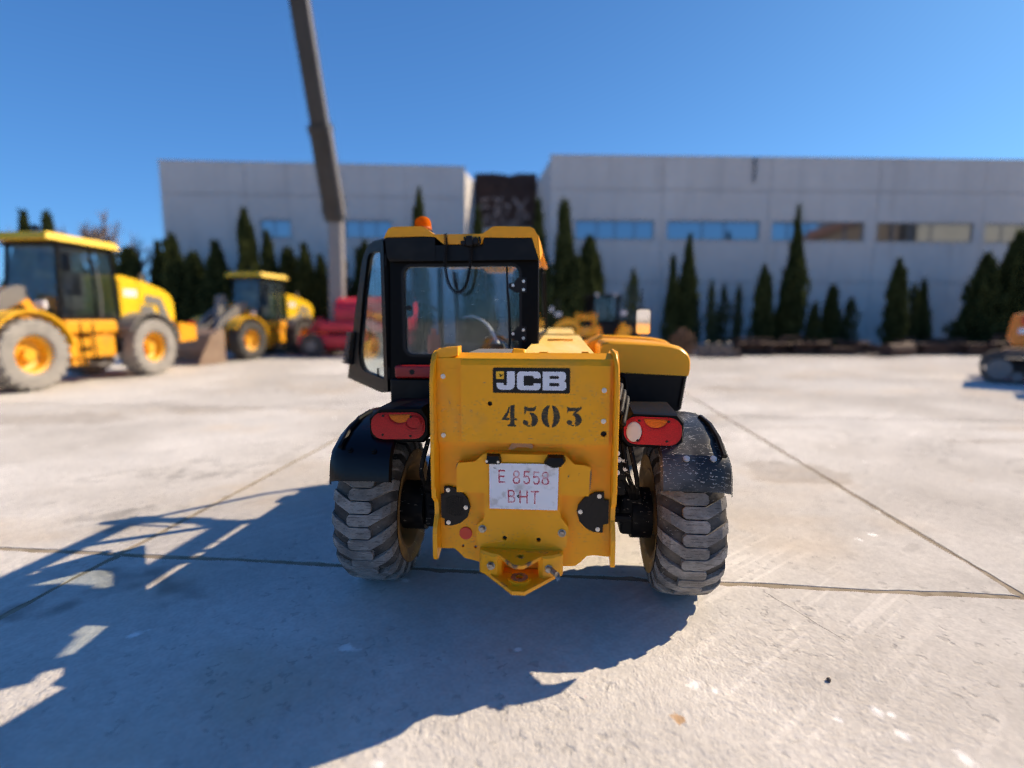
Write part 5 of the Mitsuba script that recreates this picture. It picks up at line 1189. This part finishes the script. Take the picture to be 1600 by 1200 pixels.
# ------------------------------------------------------------------ tracked excavator at the right edge
TE = thing('tracked_excavator', 'orange tracked excavator cut off by the right edge of the picture', 'excavator')
with at(loc=(12.45, 11.2, 0), rz=-42):
    for y in (-.85, .85):
        TK = tag(key_for('track', TE))
        add('belt', plate_xz(rrect(-1.62, .0, 1.62, .64, .31).difference(rrect(-1.56, .06, 1.56, .58, .25)), y - .22, y + .22), 'dark_rubber', TK, smooth=30)
        add('track_frame', [bx(-1.3, 1.3, y - .16, y + .16, .20, .46, .03)], 'black_grime', TK)
        each('roller', [cyl((x, y - .23, .17), (x, y + .23, .17), .10, 14) for x in (-1.0, -.6, -.2, .2, .6, 1.0)] + [cyl((x, y - .23, .32), (x, y + .23, .32), .22, 18) for x in (-1.3, 1.3)], 'loader_grey', TK)
        add('track_pad', trimesh.util.concatenate([bx(x, x + .10, y - .23, y + .23, z, z + .03) for x in np.arange(-1.35, 1.3, .17) for z in (-.0, .63)]), 'dark_rubber', TK, kind='stuff')
        add('track_cover', [hull([(-1.25, y - .2, .67), (1.3, y - .2, .67), (-1.25, y + .2, .67), (1.3, y + .2, .67), (-1.15, y - .2, .72), (1.2, y - .2, .72), (-1.15, y + .2, .72), (1.2, y + .2, .72)])], 'bucket_brown', TK)
    add('turntable', cyl((0, 0, .5), (0, 0, .84), .55, 24), 'black_grime', TE)
    CWT = add('counterweight', hull([(x, y, z) for x, z, yy in [(-1.10, .84, .8), (-1.18, 1.0, .82), (-1.12, 1.50, .78), (-1.0, 1.56, .7), (.3, .84, .8), (.3, 1.56, .78)] for y in (-yy, yy)]), 'orange_paint', TE, smooth=20)
    with at():
        add('red_decal', plate_xz(P((-1.02, 1.30), (-.40, 1.30), (-.40, 1.48), (-1.02, 1.48)), -.815, -.805), 'decal_red', CWT, smooth=False)
        add('white_decal', plate_xz(P((-1.06, 1.10), (-.40, 1.10), (-.40, 1.22), (-1.06, 1.22)), -.822, -.812), 'sign_white', CWT, smooth=False)
    add('body', [bx(.3, 1.3, -.8, .8, .84, 1.45, .06)], 'orange_paint', TE)
    C = add('cab', [bx(.2, 1.25, -.85, .1, 1.45, 1.5, .02)], 'black_paint', TE)
    for xa, ya in ((.24, -.82), (1.2, -.82), (.24, .06), (1.2, .06)): add('post', tube([(xa, ya, 1.48), (xa, ya, 2.5)], .045, 8), 'black_paint', C)
    add('roof', bx(.15, 1.3, -.9, .15, 2.48, 2.56, .03), 'black_paint', C)
    sheet([(.26, -.83, 1.5), (1.18, -.83, 1.5), (1.18, -.83, 2.48), (.26, -.83, 2.48)], 'glass', 'side_window', C)
    add('boom', [hull([(1.2, .3, 1.0), (1.2, .55, 1.0), (1.2, .3, 1.3), (1.2, .55, 1.3), (2.2, .3, 2.3), (2.2, .55, 2.3), (2.4, .3, 2.1), (2.4, .55, 2.1)]), hull([(2.1, .3, 2.35), (2.1, .55, 2.35), (2.4, .3, 2.1), (2.4, .55, 2.1), (3.4, .3, 1.3), (3.4, .55, 1.3), (3.3, .3, 1.1), (3.3, .55, 1.1)])], 'orange_paint', TE)

# ------------------------------------------------------------------ rusty attachments along the far side of the yard
ra = random.Random(77)
def digger_bucket(w, h, d):
    a = np.radians(np.linspace(-95, 125, 13))
    out = [(.45 * d + .5 * d * math.cos(t), h * .5 + h * .5 * math.sin(t)) for t in a]
    out = [(-.10, .02)] + out
    body = plate_yz(LineString(out).buffer(.018, cap_style=2), -w / 2, w / 2)
    cheeks = [plate_yz(Polygon(out), s * w / 2 - .015, s * w / 2 + .02) for s in (-1, 1)]
    teeth = [hull([(x - .03, -.25, .03), (x + .03, -.25, .03), (x - .04, -.08, .0), (x + .04, -.08, .0), (x - .04, -.08, .06), (x + .04, -.08, .06)]) for x in np.linspace(-w / 2 + .08, w / 2 - .08, 4)]
    ears = [plate_yz(P((d * .2, h * .92), (d * .65, h * .97), (d * .55, h * 1.3), (d * .35, h * 1.3)), x - .02, x + .02) for x in (-.14, .14)]
    return body, cheeks, teeth, ears
def scrap_bucket(x, y, w, h, mt, rz, label):
    K = thing('digger_bucket', label, 'digger bucket', 'rusty attachments along the yard edge')
    with at(loc=(x, y, 0), rz=rz):
        b, c, t, e = digger_bucket(w, h, h * 1.05)
        add('shell', b, mt, K, smooth=30); each('cheek', c, mt, K, smooth=False); each('tooth', t, mt, K, smooth=False); each('ear', e, mt, K, smooth=False)
def fork_frame(x, y, w, h, mt, rz, label):
    K = thing('fork_frame', label, 'fork carriage', 'rusty attachments along the yard edge')
    with at(loc=(x, y, 0), rz=rz):
        add('frame', [bx(-w / 2, w / 2, 0, .08, h - .08, h, .01), bx(-w / 2, w / 2, 0, .08, .10, .18, .01), bx(-w / 2, -w / 2 + .08, 0, .08, 0, h), bx(w / 2 - .08, w / 2, 0, .08, 0, h)], mt, K, smooth=False)
        each('tine', [bx(s * w * .25 - .05, s * w * .25 + .05, -1.0, .0, .0, .05, .01) for s in (-1, 1)], mt, K)
def beam_stack(x, y, w, mt, rz, label, n=3):
    K = thing('beam_stack', label, 'stack of steel beams', 'rusty attachments along the yard edge')
    with at(loc=(x, y, 0), rz=rz):
        for i in range(n):
            for j in range(2):
                a = ra.uniform(-.1, .1)
                add('beam', plate_yz(P((.0 + .3 * j, .0 + .16 * i), (.22 + .3 * j, .16 * i), (.22 + .3 * j, .03 + .16 * i), (.13 + .3 * j, .03 + .16 * i), (.13 + .3 * j, .12 + .16 * i), (.22 + .3 * j, .12 + .16 * i), (.22 + .3 * j, .15 + .16 * i), (.3 * j, .15 + .16 * i), (.3 * j, .12 + .16 * i), (.09 + .3 * j, .12 + .16 * i), (.09 + .3 * j, .03 + .16 * i), (.3 * j, .03 + .16 * i)), -w / 2 + a, w / 2 + a), mt, K, smooth=False)
GP = thing('sorting_grab', 'rusty orange-brown grab with upright claws, right behind the engine cover', 'grab')
with at(loc=(6.55, 19.8, 0)):
    add('frame', [bx(-.42, .42, -.2, .2, .05, .16, .02), bx(-.14, .14, -.12, .12, .85, 1.08, .03)], 'rust', GP)
    for k, x in enumerate((-.36, -.18, .0, .18, .36)):
        add('claw', tube(bez([(x, -.22, .12), (x * 1.08, -.27, .40), (x * .98, -.20, .72), (x * .9, -.12, .90 + .07 * (k % 2))], 5), [.045] * 16, 7), 'rust', GP, smooth=True)
        add('claw', tube(bez([(x, .22, .12), (x * 1.08, .27, .40), (x * .98, .20, .70), (x * .7, .08, .86 + .1 * (k % 3))], 5), [.045] * 16, 7), 'rust', GP, smooth=True)
HF = thing('hay_frame', 'low tangle of grey steel frames on the ground beside the rusty grab', 'steel frame')
with at(loc=(7.75, 19.6, 0)):
    each('rail', [bx(-.75, .75, -.5 + .28 * k, -.44 + .28 * k, .08 + .07 * k, .15 + .07 * k, .01) for k in range(5)] + [bx(-.7 + .45 * k, -.63 + .45 * k, -.55, .75, .22, .30, .01) for k in range(4)], 'brown_steel', HF)
    each('hoop', [tube(bez([(-.6 + .4 * k, -.3, .2), (-.5 + .4 * k, -.3, .5), (-.3 + .4 * k, -.2, .54), (-.2 + .4 * k, -.2, .25)], 5), .022, 6) for k in range(3)], 'steel', HF, smooth=True)
    each('skid', [bx(-.8, .8, -.62, -.52, .0, .08, .01), bx(-.8, .8, .6, .7, .0, .08, .01)], 'dark_rust', HF)
names = [(scrap_bucket, 'digger bucket'), (beam_stack, 'beam stack'), (fork_frame, 'fork carriage')]
mts = ['dark_rust', 'dark_rust', 'dark_rust', 'dark_rust', 'rust']
for row, (y0, xs, hs) in enumerate(((20.3, 9.0, .9), (21.3, 9.6, 1.15))):
    idx = 0
    while xs < 25.5 and idx < 18:
        w = ra.uniform(.7, 1.35)
        mt = mts[ra.randrange(5)]
        tone = {'dark_rust': 'dark rusty', 'brown_steel': 'grey-brown', 'rust': 'orange-rusty'}[mt]
        fn, nm = names[ra.choice([0, 0, 1, 1, 1, 2])]
        lab = f"{tone} {nm}, {ORD[idx]} from the left in the {('front', 'back')[row]} row along the yard edge"
        x, y = xs + w / 2, y0 + ra.uniform(-.3, .3)
        if fn is scrap_bucket: fn(x, y, w, ra.uniform(.42, .6) * hs, 'dark_rust', ra.choice([0, 0, 35, -40, 180]) + ra.uniform(-20, 20), lab.replace(tone, 'dark rusty'))
        elif fn is fork_frame: fn(x, y, w, ra.uniform(.5, .75) * hs, 'dark_rust', ra.uniform(-30, 30), lab.replace(tone, 'dark rusty'))
        else: fn(x, y, w * 1.25, mt, ra.uniform(-14, 14), lab, ra.choice([2, 3, 4])); w *= 1.2
        xs += w * .92 + ra.uniform(-.12, .06)
        idx += 1
# a small stone lying on the slab
ST = trimesh.creation.icosphere(subdivisions=2, radius=.009)
ST.vertices = ST.vertices * (.8 + .4 * meshkit.noise(ST.vertices * 90)[:, None]) + np.array([1.238, 1.842, .006])
add('pebble', ST, 'brown_steel', None, smooth=False, label='small dark pebble alone on the sunlit concrete at lower right', cat='stone')
